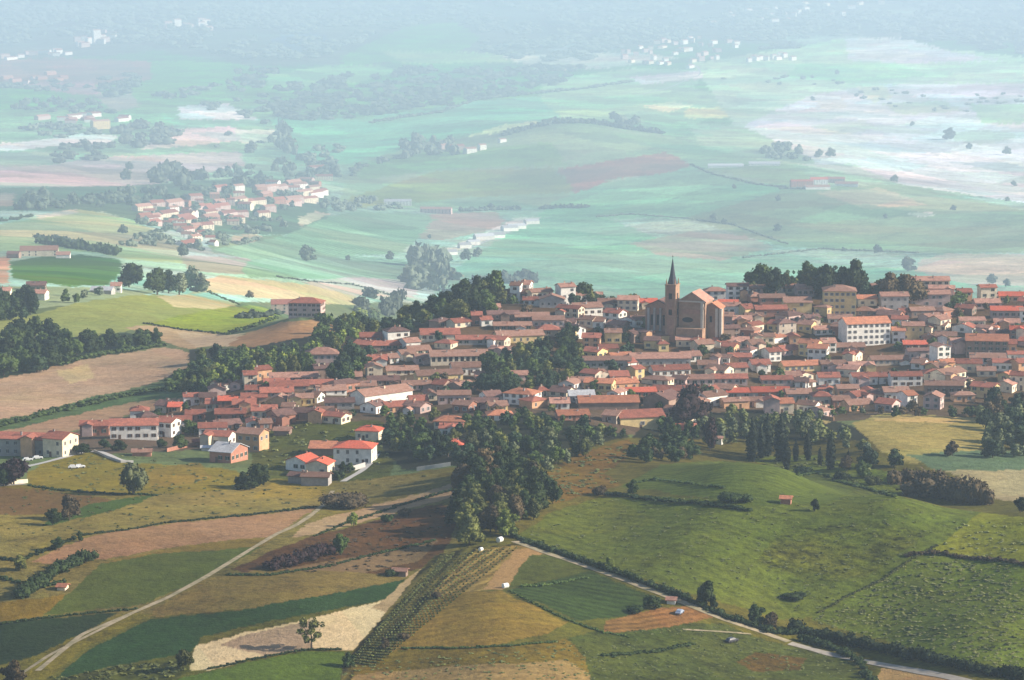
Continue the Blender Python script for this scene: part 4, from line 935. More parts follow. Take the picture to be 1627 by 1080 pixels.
# ------------------------------------------------------------------ woods and single trees
D3 = ['dark', 'dark', 'blue', 'mid']
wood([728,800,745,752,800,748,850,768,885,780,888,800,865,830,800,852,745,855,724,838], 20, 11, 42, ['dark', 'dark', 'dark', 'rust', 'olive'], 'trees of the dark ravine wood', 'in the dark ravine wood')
wood([700,690,760,668,870,664,920,680,985,692,1000,700,900,706,760,700], 22, 10, 21, D3 + ['olive', 'mid'], 'trees between the town and the ravine', 'on the shady slope below the town')
wood([640,722,690,706,760,705,900,710,985,704,930,728,880,752,800,738,735,742,650,736], 25, 12, 30, D3 + ['olive', 'mid', 'pale'], 'trees between the town and the ravine', 'on the shady slope below the town')
wood([600,705,612,672,640,664,700,672,690,700,660,720,610,722], 24, 13, 22, ['dark', 'mid', 'blue', 'olive'], 'garden trees right of the red farmstead', 'right of the bright red roofs')
wood([757,628,768,584,800,562,880,554,905,542,930,560,934,600,890,618,820,634], 20, 10, 27, ['blue', 'olive', 'dark', 'mid'], 'trees of the town park', 'in the park inside the town')
wood([592,536,640,508,700,485,790,455,800,476,784,502,700,516,620,536], 18, 9, 27, ['blue', 'mid', 'dark', 'olive'], 'trees of the wood on the town crest', 'in the wood left of the hilltop houses', ymin=-1)
wood([885,474,1015,470,1015,482,890,480], 14, 6, 22, ['mid', 'olive', 'blue'], 'trees on the rim behind the church', 'on the rim left of the church spire', ymin=-1)
wood([790,452,845,448,840,458,790,462], 14, 6, 14, ['mid', 'blue'], 'trees on the rim behind the church', 'above the hilltop white houses', ymin=-1)
wood([1180,452,1225,446,1290,444,1330,444,1375,440,1385,452,1350,462,1290,458,1180,462], 15, 6, 27, ['blue', 'dark', 'mid', 'olive'], 'trees behind the yellow palace', 'behind the roofs near the yellow palace', kinds=('round', 'round', 'open'), ymin=-1)
wood([1370,462,1440,460,1450,480,1375,480], 15, 7, 26, ['rust', 'blue', 'olive'], 'trees right of the yellow palace', 'right of the yellow palace', ymin=-1)
wood([1495,485,1530,482,1528,500,1495,500], 12, 7, 18, ['blue', 'mid'], 'trees by the upper pink house', 'by the upper pink house', ymin=-1)
wood([262,626,290,600,320,575,380,562,440,568,470,560,545,512,590,500,600,520,560,540,520,566,490,600,430,598,400,608,340,628], 16, 8, 24, ['mid', 'blue', 'mid', 'olive', 'lime'], 'trees on the back slope', 'on the slope behind the left houses')
wood([525,600,540,575,575,560,580,600,560,618,530,622], 14, 9, 28, ['dark', 'blue', 'mid'], 'trees beside the pinkish manor', 'right of the pinkish manor')
wood([-20,600,-20,540,60,528,128,560,110,580,40,598], 21, 11, 30, ['mid', 'blue', 'dark', 'mid'], 'trees left of the tan slope', 'beyond the tan slope')
wood([130,565,135,548,180,545,255,545,258,552,200,560], 17, 9, 27, ['mid', 'mid', 'dark'], 'rounded trees above the tan slope', 'in the row above the tan slope')
wood([-20,520,-20,478,30,470,55,480,60,500,20,515], 20, 9, 26, ['blue', 'dark'], 'trees by the left white house', 'beside the bright white valley house')
wood([100,500,104,470,150,460,180,468,150,478,120,486], 24, 10, 14, ['hazy', 'mid'], 'trees by the left white house', 'near the small sheds')
wood([1112,712,1112,680,1180,664,1280,668,1340,690,1395,722,1385,728,1330,712,1290,704,1220,708,1150,712], 19, 10, 22, ['olive', 'tuft2', 'pale', 'pale'], 'trees of the cypress grove', 'among the cypresses')
wood([1000,735,1010,715,1060,705,1110,712,1110,732,1060,738], 15, 8, 22, ['dark', 'dark', 'rust'], 'dark trees on the hill shoulder', 'on the shoulder above the green hill')
wood([1040,700,1050,682,1105,680,1110,700,1070,712], 16, 9, 26, ['dark', 'dark', 'mid'], 'dark trees beside the yellow barn', 'right of the yellow barn')
wood([1560,735,1565,690,1545,660,1580,640,1640,640,1640,735], 19, 12, 30, ['rust', 'dark', 'blue', 'pale'], 'trees on the right edge slope', 'right of the lower meadow')
wood([1380,664,1420,652,1500,660,1556,656,1560,664,1440,664], 16, 8, 17, ['rust', 'dark', 'mid'], 'trees along the meadow top', 'along the top of the lower meadow')
wood([1290,660,1370,648,1375,660,1300,668], 17, 8, 15, ['mid', 'pale'], 'trees along the meadow top', 'below the lower right houses')
wood([988,572,990,536,1010,532,1012,560,1008,572], 13, 14, 20, ['blue'], 'blue dark trees in place of shade left of the church', 'standing in for deep shade left of the church')  # dark clump stands in for the deep blue shade here
for u, v, h, kd, lf, wd, de in (
 (495,1031,56,'open','olive',1.0,'sparse upright tree beside the pale sandy field'),(291,1064,34,'round','olive',1.05,'round olive tree at the sandy field corner'),(24,1092,46,'round','rust',1.0,'dark brown tree in the bottom corner'),(212,786,52,'wide','pale',.9,'large pale green tree on the meadow'),
 (110,826,42,'round','rust',1.0,'dark tree with bare trunk on the left fields'),(84,834,28,'round','dark',1.1,'dark round tree beside the bare trunked one'),(94,874,22,'round','dark',1.1,'dark bush-like tree on the brown field edge'),(126,860,18,'round','dark',.7,'small narrow dark tree on the brown field edge'),
 (31,906,26,'round','olive',1.1,'olive tree at the left edge below the fields'),(404,776,42,'wide','dark',.95,'broad dark tree left of the red farmstead'),(386,778,30,'round','dark',1.0,'lower dark tree left of the red farmstead'),(562,836,24,'round','lime',.9,'small yellow green tree on the brown strip'),
 (542,882,36,'round','mid',.95,'green tree at the end of the dark thicket'),(615,829,15,'bush','dark',1.0,'little dark bush on the brown slope'),(643,819,15,'bush','rust',1.0,'little brown bush on the brown slope'),(553,1058,24,'round','dark',1.0,'dark tree at the vineyard foot'),
 (611,1031,20,'round','rust',1.0,'reddish tree at the vineyard edge'),(641,1016,14,'bush','rust',1.0,'reddish bush at the vineyard edge'),(694,950,12,'bush','rust',1.0,'dark red bush among the vine rows'),(1123,964,44,'round','dark',.8,'dark upright tree beside the farm track'),(1134,968,22,'round','dark',.6,'slim dark tree against the upright one'),
 (1198,990,32,'round','dark',1.0,'dark tree on the track bank'),(1226,1000,30,'round','rust',.9,'brownish dark tree on the track bank'),(1262,951,12,'bush','dark',2.2,'low dark bush alone in the big field'),(1295,812,21,'round','dark',.8,'small dark tree casting a long shadow on the hill'),
 (968,905,22,'round','lime',.9,'yellow green sapling in the hill field'),(1036,967,22,'wide','dark',1.2,'dark spreading tree by the red soil strip'),(1010,973,13,'bush','dark',1.6,'low dark bush by the red soil strip'),(1006,786,26,'round','mid',.9,'green tree at the bend of the hill hedge'),(952,786,16,'bush','rust',1.0,'brown bush at the hedge end'),
 (1162,797,17,'bush','dark',1.7,'dark wide bush on the hill'),(1182,797,14,'bush','dark',1.4,'smaller dark bush on the hill'),(1621,814,26,'round','dark',1.1,'dark round bush at the right edge crest'),(1420,742,30,'round','blue',1.2,'round bluish tree beyond the crest'),(1513,724,25,'round','rust',1.0,'dull tree on the lower meadow'),
 (1380,742,34,'round','blue',1.1,'bluish tree behind the last cypresses'),(1276,752,14,'bush','dark',1.4,'dark low bush below the cypresses'),(1368,758,28,'round','mid',1.0,'green tree near the end of the grove'),(1386,770,18,'bush','olive',1.0,'olive bush near the end of the grove'),(1345,748,26,'round','rust',1.0,'reddish tree near the end of the grove'),(1338,764,18,'bush','dark',1.0,'dark bush under the reddish tree'),
 (803,850,44,'round','lime',.9,'bright light green tree at the ravine edge'),(746,866,48,'wide','olive',.9,'olive grey tree at the ravine foot'),(757,825,34,'round','olive',.8,'olive tree at the ravine side'),(548,806,30,'bush','rust',1.9,'wide brown bush above the dirt track'),(1095,672,62,'wide','maroon',.95,'large dark maroon copper beech beside the town'),
 (1128,716,56,'round','maroon',.55,'tall dark conical tree at the crest'),(397,474,13,'round','rust',1.2,'small umbrella pine on the yellow slope'),(205,456,40,'wide','dark',.95,'big round tree by the small white gable'),(250,468,44,'round','mid',1.0,'first tall tree of the valley clump'),(268,466,38,'round','blue',1.0,'second tree of the valley clump'),
 (285,468,36,'round','hazy',1.1,'third tree of the valley clump'),(305,462,40,'round','hazy',.9,'tallest hazy tree of the valley clump'),(322,466,28,'round','hazy',1.3,'last low tree of the valley clump'),(580,530,30,'round','blue',1.0,'bluish tree near the town end'),(48,500,46,'round','blue',.7,'tall bluish tree by the left white house'),
 (545,752,20,'round','dark',.9,'dark garden tree before the red farmstead'),(556,750,16,'round','mid',1.0,'round garden tree before the red farmstead'),(535,762,18,'bush','dark',1.0,'garden bush before the red farmstead'),(300,690,24,'wide','mid',1.0,'green tree beside the long white house'),(250,665,16,'wide','dark',1.3,'dark tree behind the long white house'),(295,655,18,'round','mid',.8,'tree beside the small orange house'),
 (22,770,44,'wide','maroon',1.0,'dark purple tree on the left road'),(5,772,36,'round','dark',1.0,'dark tree at the picture edge on the left road'),(130,722,18,'wide','dark',1.4,'dark garden tree by the road bend'),(190,716,18,'wide','dark',1.3,'garden tree before the long white house'),(165,712,16,'round','blue',1.3,'bluish garden tree before the brick house'),(285,712,22,'wide','mid',1.2,'garden tree right of the long white house'),(255,712,16,'round','dark',1.2,'dark bush before the long white house')):
    tree(u, v, h, kd, lf, wd, desc=de, group='single trees of the slopes')
    THINGS[-1][6] = True
for i, (u, v, h) in enumerate(((1195,733,68),(1219,724,66),(1240,732,72),(1250,746,50),(1283,731,46),(1303,740,30),(1320,745,58),(1209,728,52),(1348,738,24),(1264,733,34),(1130,712,56))):
    tree(u, v, h, 'cyp', 'cyp', 1.2, desc=('tallest' if i == 2 else 'short' if h < 35 else 'tall') + ' dark cypress', group='cypresses on the crest')
wood([-10,795,-10,790,0,790], 30, 10, 20, ['dark'], 'x', 'x')
# garden trees between the houses
for i in range(95):
    u = random.uniform(150, 1620); v = random.uniform(480, 665)
    if pin(u, v, TOWN): PEND.append((u, v, random.uniform(12, 22), random.choice(('round', 'wide')), random.choice(('dark', 'mid', 'blue', 'olive', 'rust')), 'garden tree between houses', 'garden trees between the houses', 0))
flush_trees(298)
# far single trees
for u, v, h in ((1422,290,13),(1407,348,9),(1134,352,14),(1150,356,10),(1237,368,14),(1440,430,24),(1393,404,16),(1510,222,20),(1540,238,12),(1600,246,14),(1601,320,8),(1515,335,10),(485,414,26),(620,414,16),(553,415,10),(780,334,12),(1340,400,8),(1166,300,8),(1320,250,16),(1302,250,14),(1575,452,18),(1600,456,14),(682,380,8),(200,285,18),(205,270,14),(400,243,20),(455,222,26),(460,238,24),(430,228,14),(290,408,22),(196,372,16),(60,545,12),(1236,320,10),(1290,160,8),(1450,200,8),(1330,118,8),(975,190,14),(1010,196,14),(740,415,20),(760,408,16),(1610,296,10)):
    tree(u, v, h, 'round', random.choice(('hazy', 'haze2')), 1.15, desc=('small' if h < 12 else 'round') + ' hazy tree standing alone', group='lone hazy trees of the valley')
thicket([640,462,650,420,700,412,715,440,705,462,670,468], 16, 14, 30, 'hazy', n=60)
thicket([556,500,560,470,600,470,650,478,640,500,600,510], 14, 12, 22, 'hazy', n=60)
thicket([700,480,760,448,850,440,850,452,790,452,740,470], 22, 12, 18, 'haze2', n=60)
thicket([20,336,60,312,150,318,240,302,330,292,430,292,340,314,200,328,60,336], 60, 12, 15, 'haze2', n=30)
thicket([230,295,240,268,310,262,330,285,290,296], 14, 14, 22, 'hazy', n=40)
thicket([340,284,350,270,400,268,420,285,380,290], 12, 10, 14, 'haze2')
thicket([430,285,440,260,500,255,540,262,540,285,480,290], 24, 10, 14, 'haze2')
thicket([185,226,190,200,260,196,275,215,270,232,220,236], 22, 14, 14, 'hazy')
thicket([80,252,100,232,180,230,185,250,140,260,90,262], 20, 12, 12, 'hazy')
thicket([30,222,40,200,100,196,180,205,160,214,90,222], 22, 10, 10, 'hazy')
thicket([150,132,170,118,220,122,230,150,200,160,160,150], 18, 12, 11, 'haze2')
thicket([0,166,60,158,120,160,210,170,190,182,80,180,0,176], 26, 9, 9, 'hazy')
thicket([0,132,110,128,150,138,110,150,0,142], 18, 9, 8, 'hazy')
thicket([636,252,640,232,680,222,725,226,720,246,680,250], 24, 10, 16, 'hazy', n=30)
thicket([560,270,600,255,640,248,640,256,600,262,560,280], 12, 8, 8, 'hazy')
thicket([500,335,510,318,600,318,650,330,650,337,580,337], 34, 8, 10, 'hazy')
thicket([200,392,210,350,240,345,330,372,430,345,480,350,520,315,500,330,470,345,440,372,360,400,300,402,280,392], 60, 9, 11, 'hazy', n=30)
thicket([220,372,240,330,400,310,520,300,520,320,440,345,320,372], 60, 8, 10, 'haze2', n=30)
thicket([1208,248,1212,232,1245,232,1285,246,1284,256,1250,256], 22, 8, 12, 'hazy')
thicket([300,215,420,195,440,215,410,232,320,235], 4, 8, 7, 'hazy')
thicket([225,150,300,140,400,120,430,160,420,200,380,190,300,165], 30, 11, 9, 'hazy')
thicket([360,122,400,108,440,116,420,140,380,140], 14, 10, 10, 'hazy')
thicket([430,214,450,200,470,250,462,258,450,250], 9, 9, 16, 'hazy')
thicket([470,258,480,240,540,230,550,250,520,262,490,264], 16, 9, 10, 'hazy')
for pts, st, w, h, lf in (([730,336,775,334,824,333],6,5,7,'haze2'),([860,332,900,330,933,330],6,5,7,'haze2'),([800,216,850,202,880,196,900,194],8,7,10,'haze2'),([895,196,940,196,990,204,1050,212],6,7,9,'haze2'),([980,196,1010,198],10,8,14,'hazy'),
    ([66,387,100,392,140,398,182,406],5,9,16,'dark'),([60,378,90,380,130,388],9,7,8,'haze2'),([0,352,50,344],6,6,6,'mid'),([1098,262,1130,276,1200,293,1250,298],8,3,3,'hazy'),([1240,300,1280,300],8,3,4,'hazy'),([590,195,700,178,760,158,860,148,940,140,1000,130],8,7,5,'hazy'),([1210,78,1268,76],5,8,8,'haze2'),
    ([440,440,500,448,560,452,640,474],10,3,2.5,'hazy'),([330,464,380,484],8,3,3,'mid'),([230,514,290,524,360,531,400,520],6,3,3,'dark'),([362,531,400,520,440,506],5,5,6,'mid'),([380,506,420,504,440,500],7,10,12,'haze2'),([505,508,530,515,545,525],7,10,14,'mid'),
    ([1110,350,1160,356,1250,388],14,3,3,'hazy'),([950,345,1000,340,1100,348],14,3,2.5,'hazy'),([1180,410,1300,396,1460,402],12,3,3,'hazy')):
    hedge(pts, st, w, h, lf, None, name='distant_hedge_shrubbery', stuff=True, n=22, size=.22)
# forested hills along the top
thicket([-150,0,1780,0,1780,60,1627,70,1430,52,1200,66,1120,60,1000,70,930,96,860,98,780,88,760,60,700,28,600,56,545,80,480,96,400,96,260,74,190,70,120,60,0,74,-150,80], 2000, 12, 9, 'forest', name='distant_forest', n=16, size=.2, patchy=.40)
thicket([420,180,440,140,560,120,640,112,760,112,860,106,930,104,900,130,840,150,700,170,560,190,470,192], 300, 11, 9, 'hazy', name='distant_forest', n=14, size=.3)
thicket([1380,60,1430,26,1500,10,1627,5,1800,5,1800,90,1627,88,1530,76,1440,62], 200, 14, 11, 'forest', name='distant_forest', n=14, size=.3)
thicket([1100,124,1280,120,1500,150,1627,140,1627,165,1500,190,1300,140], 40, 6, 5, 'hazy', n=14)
# hedges, thickets, banks near by
NH = ((([815,853,900,884,1000,919,1080,948,1150,980,1230,1006,1260,1008], 7,9,11,'dark','dark hedge bank along the farm track below the hill')),(([1262,1002,1300,1014,1400,1034,1500,1056,1560,1068,1640,1084],8,14,20,'dark','tall dark hedge along the track at the bottom right')),
 (([1275,1018,1330,1034,1368,1056,1385,1090],7,10,12,'dark','dark ditch hedge branching off the track')),(([500,852,560,828,640,802,722,778],9,4,4,'dark','thin dark hedge between the brown strips')),(([45,772,100,780,180,785,250,787],7,4,4,'dark','thin dark hedge under the left meadow')),
 (([130,851,200,842,270,830,400,818,500,806],9,4,3.5,'dark','long thin hedge above the pinkish field')),(([0,888,30,892,70,876,120,855],9,5,6,'dark','low hedge at the left end of the pinkish field')),(([0,992,70,982,140,975,215,968],9,3.5,4,'dark','thin hedge under the grey green field')),(([360,914,430,914,520,900,600,880,690,860],10,4,4,'dark','thin hedge under the dark thicket')),
 (([40,948,70,925,100,905,150,888],6,13,20,'dark','dark bushy hedge left of the grey green field')),(([432,904,460,898,490,888,520,878],6,14,19,'maroon','dark thicket on the brown slope')),(([955,784,1005,790,1060,796,1110,800,1160,806,1190,812],7,9,6,'dark','broken dark hedge across the green hill')),(([1005,768,1040,762,1080,766,1150,775],12,6,4,'mid','faint hedge line high on the green hill')),
 (([1425,768,1440,762,1480,770],6,16,22,'rust','left end of the brown vine thicket on the crest')),(([1470,788,1500,790,1530,796,1560,802],5,24,40,'rust','big brown vine thicket on the crest')),(([812,940,850,960,900,985,960,1006,1000,1012],8,4,4,'mid','thin green hedge between orange and dark green fields')),(([330,1064,400,1048,480,1033,540,1032],8,4,4,'dark','thin hedge under the pale sandy field')),
 (([640,1030,720,1030,800,1027,880,1020],8,4,3.5,'mid','thin hedge under the orange field')),(([1300,974,1350,946,1400,922,1450,888,1490,866],8,3,3,'olive','thin bank between the poppy field and rough pasture')),(([1440,884,1480,878,1540,888,1600,892,1640,900],6,7,7,'rust','reddish scrub line across the rough pasture')),
 (([960,1042,1040,1036,1100,1024],8,6,5,'mid','short green hedge at the bottom fields')),(([830,932,870,930,930,918],7,6,5,'mid','short shrubby strip beside the dark green field')),(([1270,756,1300,752,1330,765,1380,778,1420,790],9,7,6,'mid','loose hedge at the hill crest')),(([600,1000,640,960,700,900,720,880],11,3,3,'olive','thin vine hedge beside the vineyard')),
 (([0,918,60,935,100,925],8,6,6,'dark','low scrub at the left edge')),(([660,500,640,520,610,532],8,10,12,'blue','hedge at the far end of the crest wood')),(([0,588,60,586,150,566,260,549],8,8,8,'mid','green hedge above the tan slope')),(([0,678,60,662,150,640,240,622,330,616],8,10,9,'mid','broad green hedge strip below the tan slope')))
for pts, st, w, h, lf, lb in NH:
    hedge(pts, st, w, h, lf, lb, n=330 if h > 30 else 170 if h > 10 else 60, size=.055 if h > 30 else .085 if h > 10 else .13)
# ------------------------------------------------------------------ tracks and roads
def ribbon(name, pts, width, m, lift=.12, ymin=0, step=6):
    P3 = []
    for u, v in along(pts, step):
        p = hit(u, v, ymin)
        if p: P3.append(p)
    A = np.array(P3); 
    for _ in range(2): A[1:-1] = (A[:-2] + 2 * A[1:-1] + A[2:]) / 4
    T = np.gradient(A[:, :2], axis=0); T /= np.linalg.norm(T, axis=1)[:, None] + 1e-9; N_ = np.stack([-T[:, 1], T[:, 0]], 1)
    # resample finely so that it lies on the land
    B = []; 
    for i in range(len(A) - 1):
        L = np.linalg.norm(A[i + 1, :2] - A[i, :2]); n = max(1, int(L / 2.0))
        for k in range(n): t = k / n; B.append(np.concatenate([A[i, :2] * (1 - t) + A[i + 1, :2] * t, N_[i] * (1 - t) + N_[i + 1] * t]))
    B = np.array(B); V = []; c = 5
    wv = width * (1 + .25 * (vnoise(np.arange(len(B)) / 5, np.zeros(len(B)), 5) - .5))
    for j in range(c):
        s_ = (j / (c - 1) - .5) * wv; x = B[:, 0] + B[:, 2] * s_; y = B[:, 1] + B[:, 3] * s_; V.append(np.stack([x, y, H(x, y) + lift], 1))
    V = np.stack(V, 1).reshape(-1, 3); n = len(B); i = (np.arange(n - 1)[:, None] * c + np.arange(c - 1)[None]).ravel()
    Q = np.stack([i, i + 1, i + 1 + c, i + c], 1)
    o = link(name, npmesh(name, V, Q, m, True)); o['kind'] = 'structure'; return o
ribbon('dirt_track', [60,1066,130,1008,215,972,270,948,330,915,400,872,440,848,470,835,500,815,515,800,530,778], 1.8, M_DIRT)
ribbon('dirt_track', [20,1080,80,1040,150,1005,215,972], 1.4, M_DIRT)
ribbon('dirt_track', [818,860,860,876,900,889,1000,924,1080,955,1150,984,1215,1006,1260,1022], 3.2, M_DIRT)
ribbon('dirt_track', [1255,1022,1320,1040,1400,1056,1500,1074,1560,1088], 4.0, M_PATCH)
ribbon('road', [38,742,70,735,100,727,130,719,155,716,175,724,190,732,210,733], 3.4, M_CONC)
ribbon('road', [-30,776,0,772,46,768], 3.6, M_CONC)
ribbon('road', [545,765,575,748,590,735,600,720], 2.6, M_CONC)
ribbon('dirt_track', [1085,1000,1150,1004,1200,1008], 1.2, M_DIRT)
ribbon('road', [690,414,740,396,800,372,858,346], 6, M_CONC)
ribbon('road', [1098,124,1116,118,1110,104,1095,100], 9, M_CONC)
ribbon('road', [1098,124,1060,140,1010,152], 8, M_CONC)
# ------------------------------------------------------------------ cars, huts, white things on the fields
def car(u, v, rot, col, label):
    p = hit(u, v); x, y, z = p; root = empty('parked_car', (x, y, z), R(rot)); m = CARP[col]
    import bmesh
    b = MB()
    prof = [(-2.1, .35), (-2.15, .75), (-1.75, .95), (-1.35, 1.4), (.35, 1.45), (1.0, .98), (2.0, .82), (2.15, .5), (2.1, .35)]
    n = len(prof); vs = [(a, s_ * (.82 if z_ < 1.2 else .66), z_) for s_ in (-1, 1) for a, z_ in prof]
    b.add(vs, [tuple(range(n)), tuple(range(n, 2 * n))[::-1]] + [(i, i + n, (i + 1) % n + n, (i + 1) % n) for i in range(n)], m); b.build('body', root)
    for s_ in (-1, 1):
        q = MB(); q.add([(-1.2, s_ * .79, .98), (.7, s_ * .79, .98), (.25, s_ * .70, 1.35), (-1.1, s_ * .70, 1.33)], [(0, 1, 2, 3)[::s_]], M_GLASS); q.build('side_window', root)
    q = MB(); q.add([(.98, -.72, 1.03), (.98, .72, 1.03), (.42, .62, 1.43), (.42, -.62, 1.43)], [(0, 1, 2, 3)], M_GLASS); q.build('windscreen', root)
    for a in (-1.35, 1.35):
        for s_ in (-1, 1):
            q = MB(); q.tube([(a, s_ * .62, .33), (a, s_ * .86, .33)], [.33, .33], M_DARK, 12); q.build('wheel', root)
    root['label'] = label; root['category'] = 'car'; root['group'] = 'parked cars'
CARP = {'w': mat('white_car_paint', (.75, .75, .75), .05, rough=.3, spec=.5), 'b': mat('blue_grey_car_paint', (.28, .34, .45), .05, rough=.3, spec=.5), 'd': mat('dark_car_paint', (.06, .06, .07), .05, rough=.3, spec=.5)}
for a in ((117,744,8,'w','white parked car on the meadow, left one of the pair'),(127,743,10,'w','white parked car on the meadow, right one of the pair'),(44,732,12,'w','white car parked before the long grey row'),(60,729,12,'w','second white car before the long grey row, nearer the cream gable'),
          (1080,975,70,'b','blue grey car beside the spreading tree at the farm track'),(1163,1020,40,'d','dark small car on the grass below the farm track'),(1108,671,0,'w','white car on the forecourt near the copper beech')): car(*a)
def hut(u, v, w, h, rot, wl, rf, de, nm='field_hut'): house(u, v, w, h, rot, wl, rf, d=3.5, name=nm, cat='hut', group='huts in the fields', desc=de, full=True, win=False, chimney=False, dep=1.2)
hut(1248,801,16,9,-12,'T','o','little brick hut with orange roof on the green hill'); hut(634,916,22,9,-10,'B','n','brown hut beside a dark bush at the vineyard top'); hut(97,938,9,6,-10,'C','o','tiny pale hut below the dark hedge'); hut(1066,960,10,7,-10,'W','k','tiny white hut behind the blue grey car')
hut(1142,706,9,10,-16,'W','k','small bright white chapel at the crest','chapel'); hut(330,716,20,5,6,'W','g','low pale lean-to near the white houses','shed')
tree(622, 915, 14, 'bush', 'dark', 1.3, desc='dark bush hugging the brown vineyard hut', group='single trees of the slopes'); THINGS[-1][6] = True
def bale(u, v, r, label, m):
    p = hit(u, v); x, y, z = p; b = MB(); n = 14
    V = [(s_ * r * 1.1, r * math.cos(2 * math.pi * i / n), r + r * math.sin(2 * math.pi * i / n)) for s_ in (-1, 1) for i in range(n)]
    V2 = [(s_ * r * 1.22, .72 * r * math.cos(2 * math.pi * i / n), r + .72 * r * math.sin(2 * math.pi * i / n)) for s_ in (-1, 1) for i in range(n)]
    fs = [(i, (i + 1) % n, n + (i + 1) % n, n + i) for i in range(n)] + [(i, (i + 1) % n, 2 * n + (i + 1) % n, 2 * n + i)[::-1] for i in range(n)] + [(n + i, n + (i + 1) % n, 3 * n + (i + 1) % n, 3 * n + i) for i in range(n)] + [tuple(2 * n + i for i in range(n)), tuple(3 * n + i for i in range(n))[::-1]]
    b.add(V + V2, fs, m); o = b.build('wrapped_bale'); o.location = (x, y, z - .05); o.rotation_euler = (0, 0, R(random.uniform(0, 90))); o['label'] = label; o['category'] = 'bale'
M_WRAP = mat('white_bale_wrap', (.72, .72, .68), .1, rough=.5)
bale(794, 861, .9, 'white wrapped bale at the foot of the ravine wood', M_WRAP); bale(803, 934, .8, 'white wrapped bale at the corner of the dark green field', M_WRAP); bale(764, 875, .6, 'small white wrapped bale on the vineyard edge', M_WRAP)
# retaining walls
def wallrun(pts, h, m, label, th=.35):
    b = MB(); P3 = [hit(u, v) for u, v in along(pts, 12)]
    for (x0, y0, z0), (x1, y1, z1) in zip(P3[:-1], P3[1:]):
        d = math.hypot(x1 - x0, y1 - y0) or 1; nx, ny = -(y1 - y0) / d * th / 2, (x1 - x0) / d * th / 2
        vs = [(x0 - nx, y0 - ny, z0 - 1), (x1 - nx, y1 - ny, z1 - 1), (x1 + nx, y1 + ny, z1 - 1), (x0 + nx, y0 + ny, z0 - 1), (x0 - nx, y0 - ny, z0 + h), (x1 - nx, y1 - ny, z1 + h), (x1 + nx, y1 + ny, z1 + h), (x0 + nx, y0 + ny, z0 + h)]
        b.add(vs, [(0, 3, 2, 1), (4, 5, 6, 7), (0, 1, 5, 4), (2, 3, 7, 6), (1, 2, 6, 5), (0, 4, 7, 3)], m)
    o = b.build('garden_wall'); o['label'] = label; o['category'] = 'wall'
wallrun([265,718,290,712,320,706], 1.6, WM['T'], 'reddish garden wall right of the long white house'); wallrun([150,718,170,727,192,735,212,735], 1.0, M_CONC, 'pale kerb wall round the road bend'); wallrun([580,742,560,748,530,748,512,746], 2.0, M_CONC, 'pale retaining wall under the red roofed farmhouse')
wallrun([-30,775,0,771,44,767], 1.5, WM['C'], 'cream wall along the left edge road'); wallrun([1272,660,1300,663,1325,668], 1.5, WM['O'], 'pale orange wall above the cypress grove'); wallrun([662,748,690,744,716,740], 1.5, M_CONC, 'grey wall under the trees of the shady slope')
# ------------------------------------------------------------------ labels: description + nearest landmark, with an order where several match
LMK = [('the spired church', 1075, 500), ('the yellow palace', 1334, 480), ('the great white block', 1380, 530), ('the brown brick hall', 1568, 550), ('the bright yellow barn', 1021, 668), ('the park wood', 850, 595), ('the long white lit building', 617, 632), ('the red roofed farmstead', 545, 725),
       ('the copper beech', 1094, 645), ('the cypress grove', 1225, 700), ('the ravine wood', 800, 800), ('the pinkish manor', 512, 570), ('the loggia building', 730, 570), ('the pale grey roofed shed', 350, 720), ('the long white windowed house', 213, 688), ('the knoll villa', 475, 490), ('the crown wood', 700, 500),
       ('the white valley house', 58, 470), ('the lower meadow', 1450, 690), ('the upper right rim', 1490, 455), ('the far white village', 1090, 85), ('the ridge village', 1280, 20), ('the valley farm', 1305, 290), ('the middle hill farm', 750, 238), ('the hazy left village', 330, 345), ('the tan slope', 150, 600),
       ('the far left villages', 100, 80), ('the far left hamlet', 130, 190), ('the glowing yellow gable', 1560, 625), ('the white crown houses', 900, 470)]
def rel(u, v):
    nm, a, b = min(LMK, key=lambda q: (q[1] - u) ** 2 + 2.5 * (q[2] - v) ** 2); du, dv = u - a, v - b; far_ = math.hypot(du, dv) > 70
    if abs(dv) * 1.6 > abs(du): s_ = 'above' if dv < 0 else 'below'
    else: s_ = 'left of' if du < 0 else 'right of'
    return ('well ' if far_ else '') + s_ + ' ' + nm
_u = 'first second third fourth fifth sixth seventh eighth ninth tenth eleventh twelfth thirteenth fourteenth fifteenth sixteenth seventeenth eighteenth nineteenth'.split()
def ordw(i):
    if i < 19: return _u[i]
    t, r = divmod(i + 1, 10); return (('twentieth', 'thirtieth', 'fortieth', 'fiftieth')[t - 2]) if r == 0 else ('twenty', 'thirty', 'forty', 'fifty')[t - 2] + '-' + _u[r - 1]
def add_labels():
    by = {}
    for t in THINGS:
        o, desc, cat, group, u, v, full = t
        placed = any(k in ' ' + desc for k in (' in the ', ' on the ', ' beyond ', ' beside ', ' behind ', ' above the', ' below the', ' right of', ' left of', ' near ', ' among ', ' along ', ' by the '))
        lab = desc if full or placed else desc + ' ' + rel(u, v)
        w = lab.split()
        if len(w) > 12: lab = ' '.join(x for x in w if x not in ('with', 'the', 'well'))
        by.setdefault(lab, []).append(t)
    for lab, ts in by.items():
        ts.sort(key=lambda t: t[4])
        for i, t in enumerate(ts):
            o = t[0]; tail = ''
            if len(ts) > 1: tail = ', ' + ('leftmost' if i == 0 else 'rightmost' if i == len(ts) - 1 else ordw(i) + ' from left')
            L = lab + tail; w = L.split()
            if len(w) > 16: L = ' '.join(x for x in w if x not in ('with', 'the', 'well'))
            o['label'] = L; o['category'] = t[2]
            if t[3]: o['group'] = t[3]
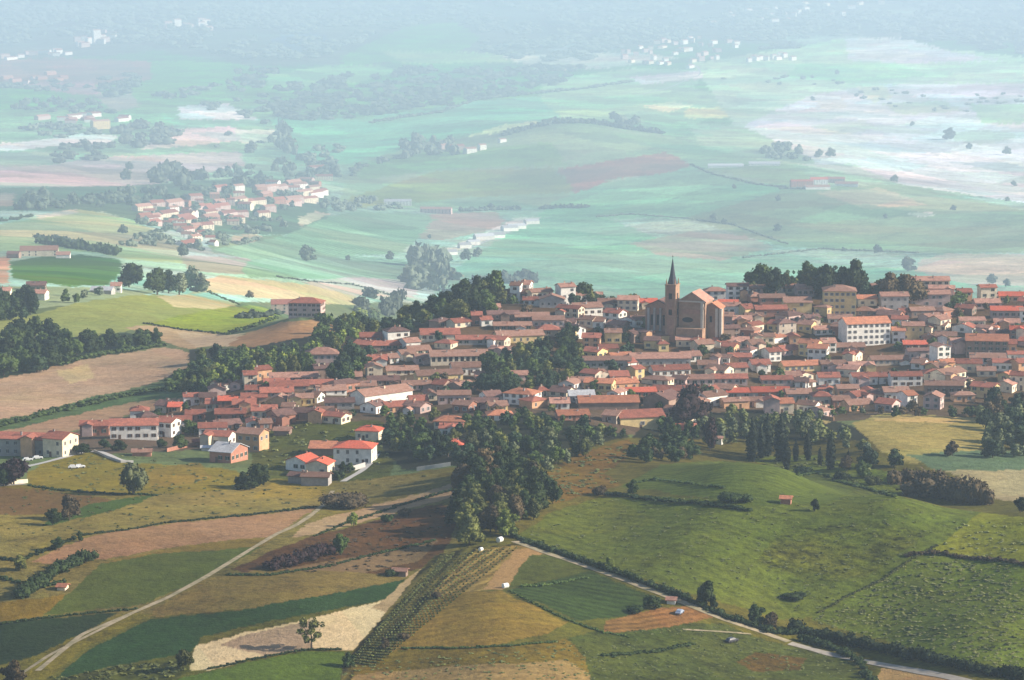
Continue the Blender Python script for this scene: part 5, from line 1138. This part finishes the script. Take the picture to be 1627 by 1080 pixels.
# tufts and rough growth on the pastures
for poly, n_, w, h, lf in (([1290,985,1400,920,1480,875,1627,900,1800,900,1800,1075,1627,1070,1500,1035,1300,995], 1100, 3, 1.5, 'tuft'), ([1320,975,1480,890,1627,905,1627,1050,1450,1010], 160, 4, 2.2, 'tuft2'), ([1480,870,1530,832,1627,826,1627,885,1540,885], 60, 3, 2, 'tuft'),
    ([1180,730,1300,724,1400,750,1460,785,1380,780,1290,755], 60, 4, 3, 'tuft2'), ([930,1050,1000,1002,1150,995,1230,1022,1340,1046,1380,1080,960,1080], 260, 3, 1.4, 'tuft2'), ([50,750,155,718,350,742,380,775,150,780], 110, 3, 1.8, 'tuft2'),
    ([0,780,50,775,380,776,530,766,700,752,400,815,150,850,0,850], 160, 3, 1.6, 'tuft2'), ([868,752,1000,700,1020,712,960,752,985,770,880,800], 110, 4, 2.2, 'tuft2'), ([540,1060,900,1018,960,1040,960,1080,540,1080], 200, 3, 1.4, 'tuft2'), ([820,856,950,792,1370,778,1550,812,1290,975,1100,940], 500, 3, 1.3, 'tuft2'),
    ([60,1080,170,1061,290,1046,300,1064,260,1080], 80, 5, 3, 'olive'), ([500,854,600,828,700,804,720,850,620,905,420,912], 150, 4, 2, 'rust'), ([400,700,480,672,600,670,640,690,620,735,440,745,400,740], 110, 4, 3, 'tuft2')):
    thicket(poly, n_, w, h, lf, name='rough_grass_tufts', n=14, size=.35)
# vine rows on the steep strip
for k in range(13):
    a = k / 12; u0_, v0_, u1_, v1_ = 562 + a * 40 - 6, 1052 + a * 6, 700 + a * 120, 885 - a * 14
    spots_ = []
    for t in range(44):
        f = t / 43; p = hit(u0_ + (u1_ - u0_) * f, v0_ + (v1_ - v0_) * f)
        if p: spots_.append((*p, .36, .6))
    mass('vine_row', spots_, 'tuft2' if k % 3 else 'olive', 'vine row of the steep strip, ' + ('leftmost' if k == 0 else 'rightmost' if k == 12 else ordw(k) + ' from left'), 'vine row', False, 16, .3, 'vine rows of the steep strip', seed=k)
add_labels()
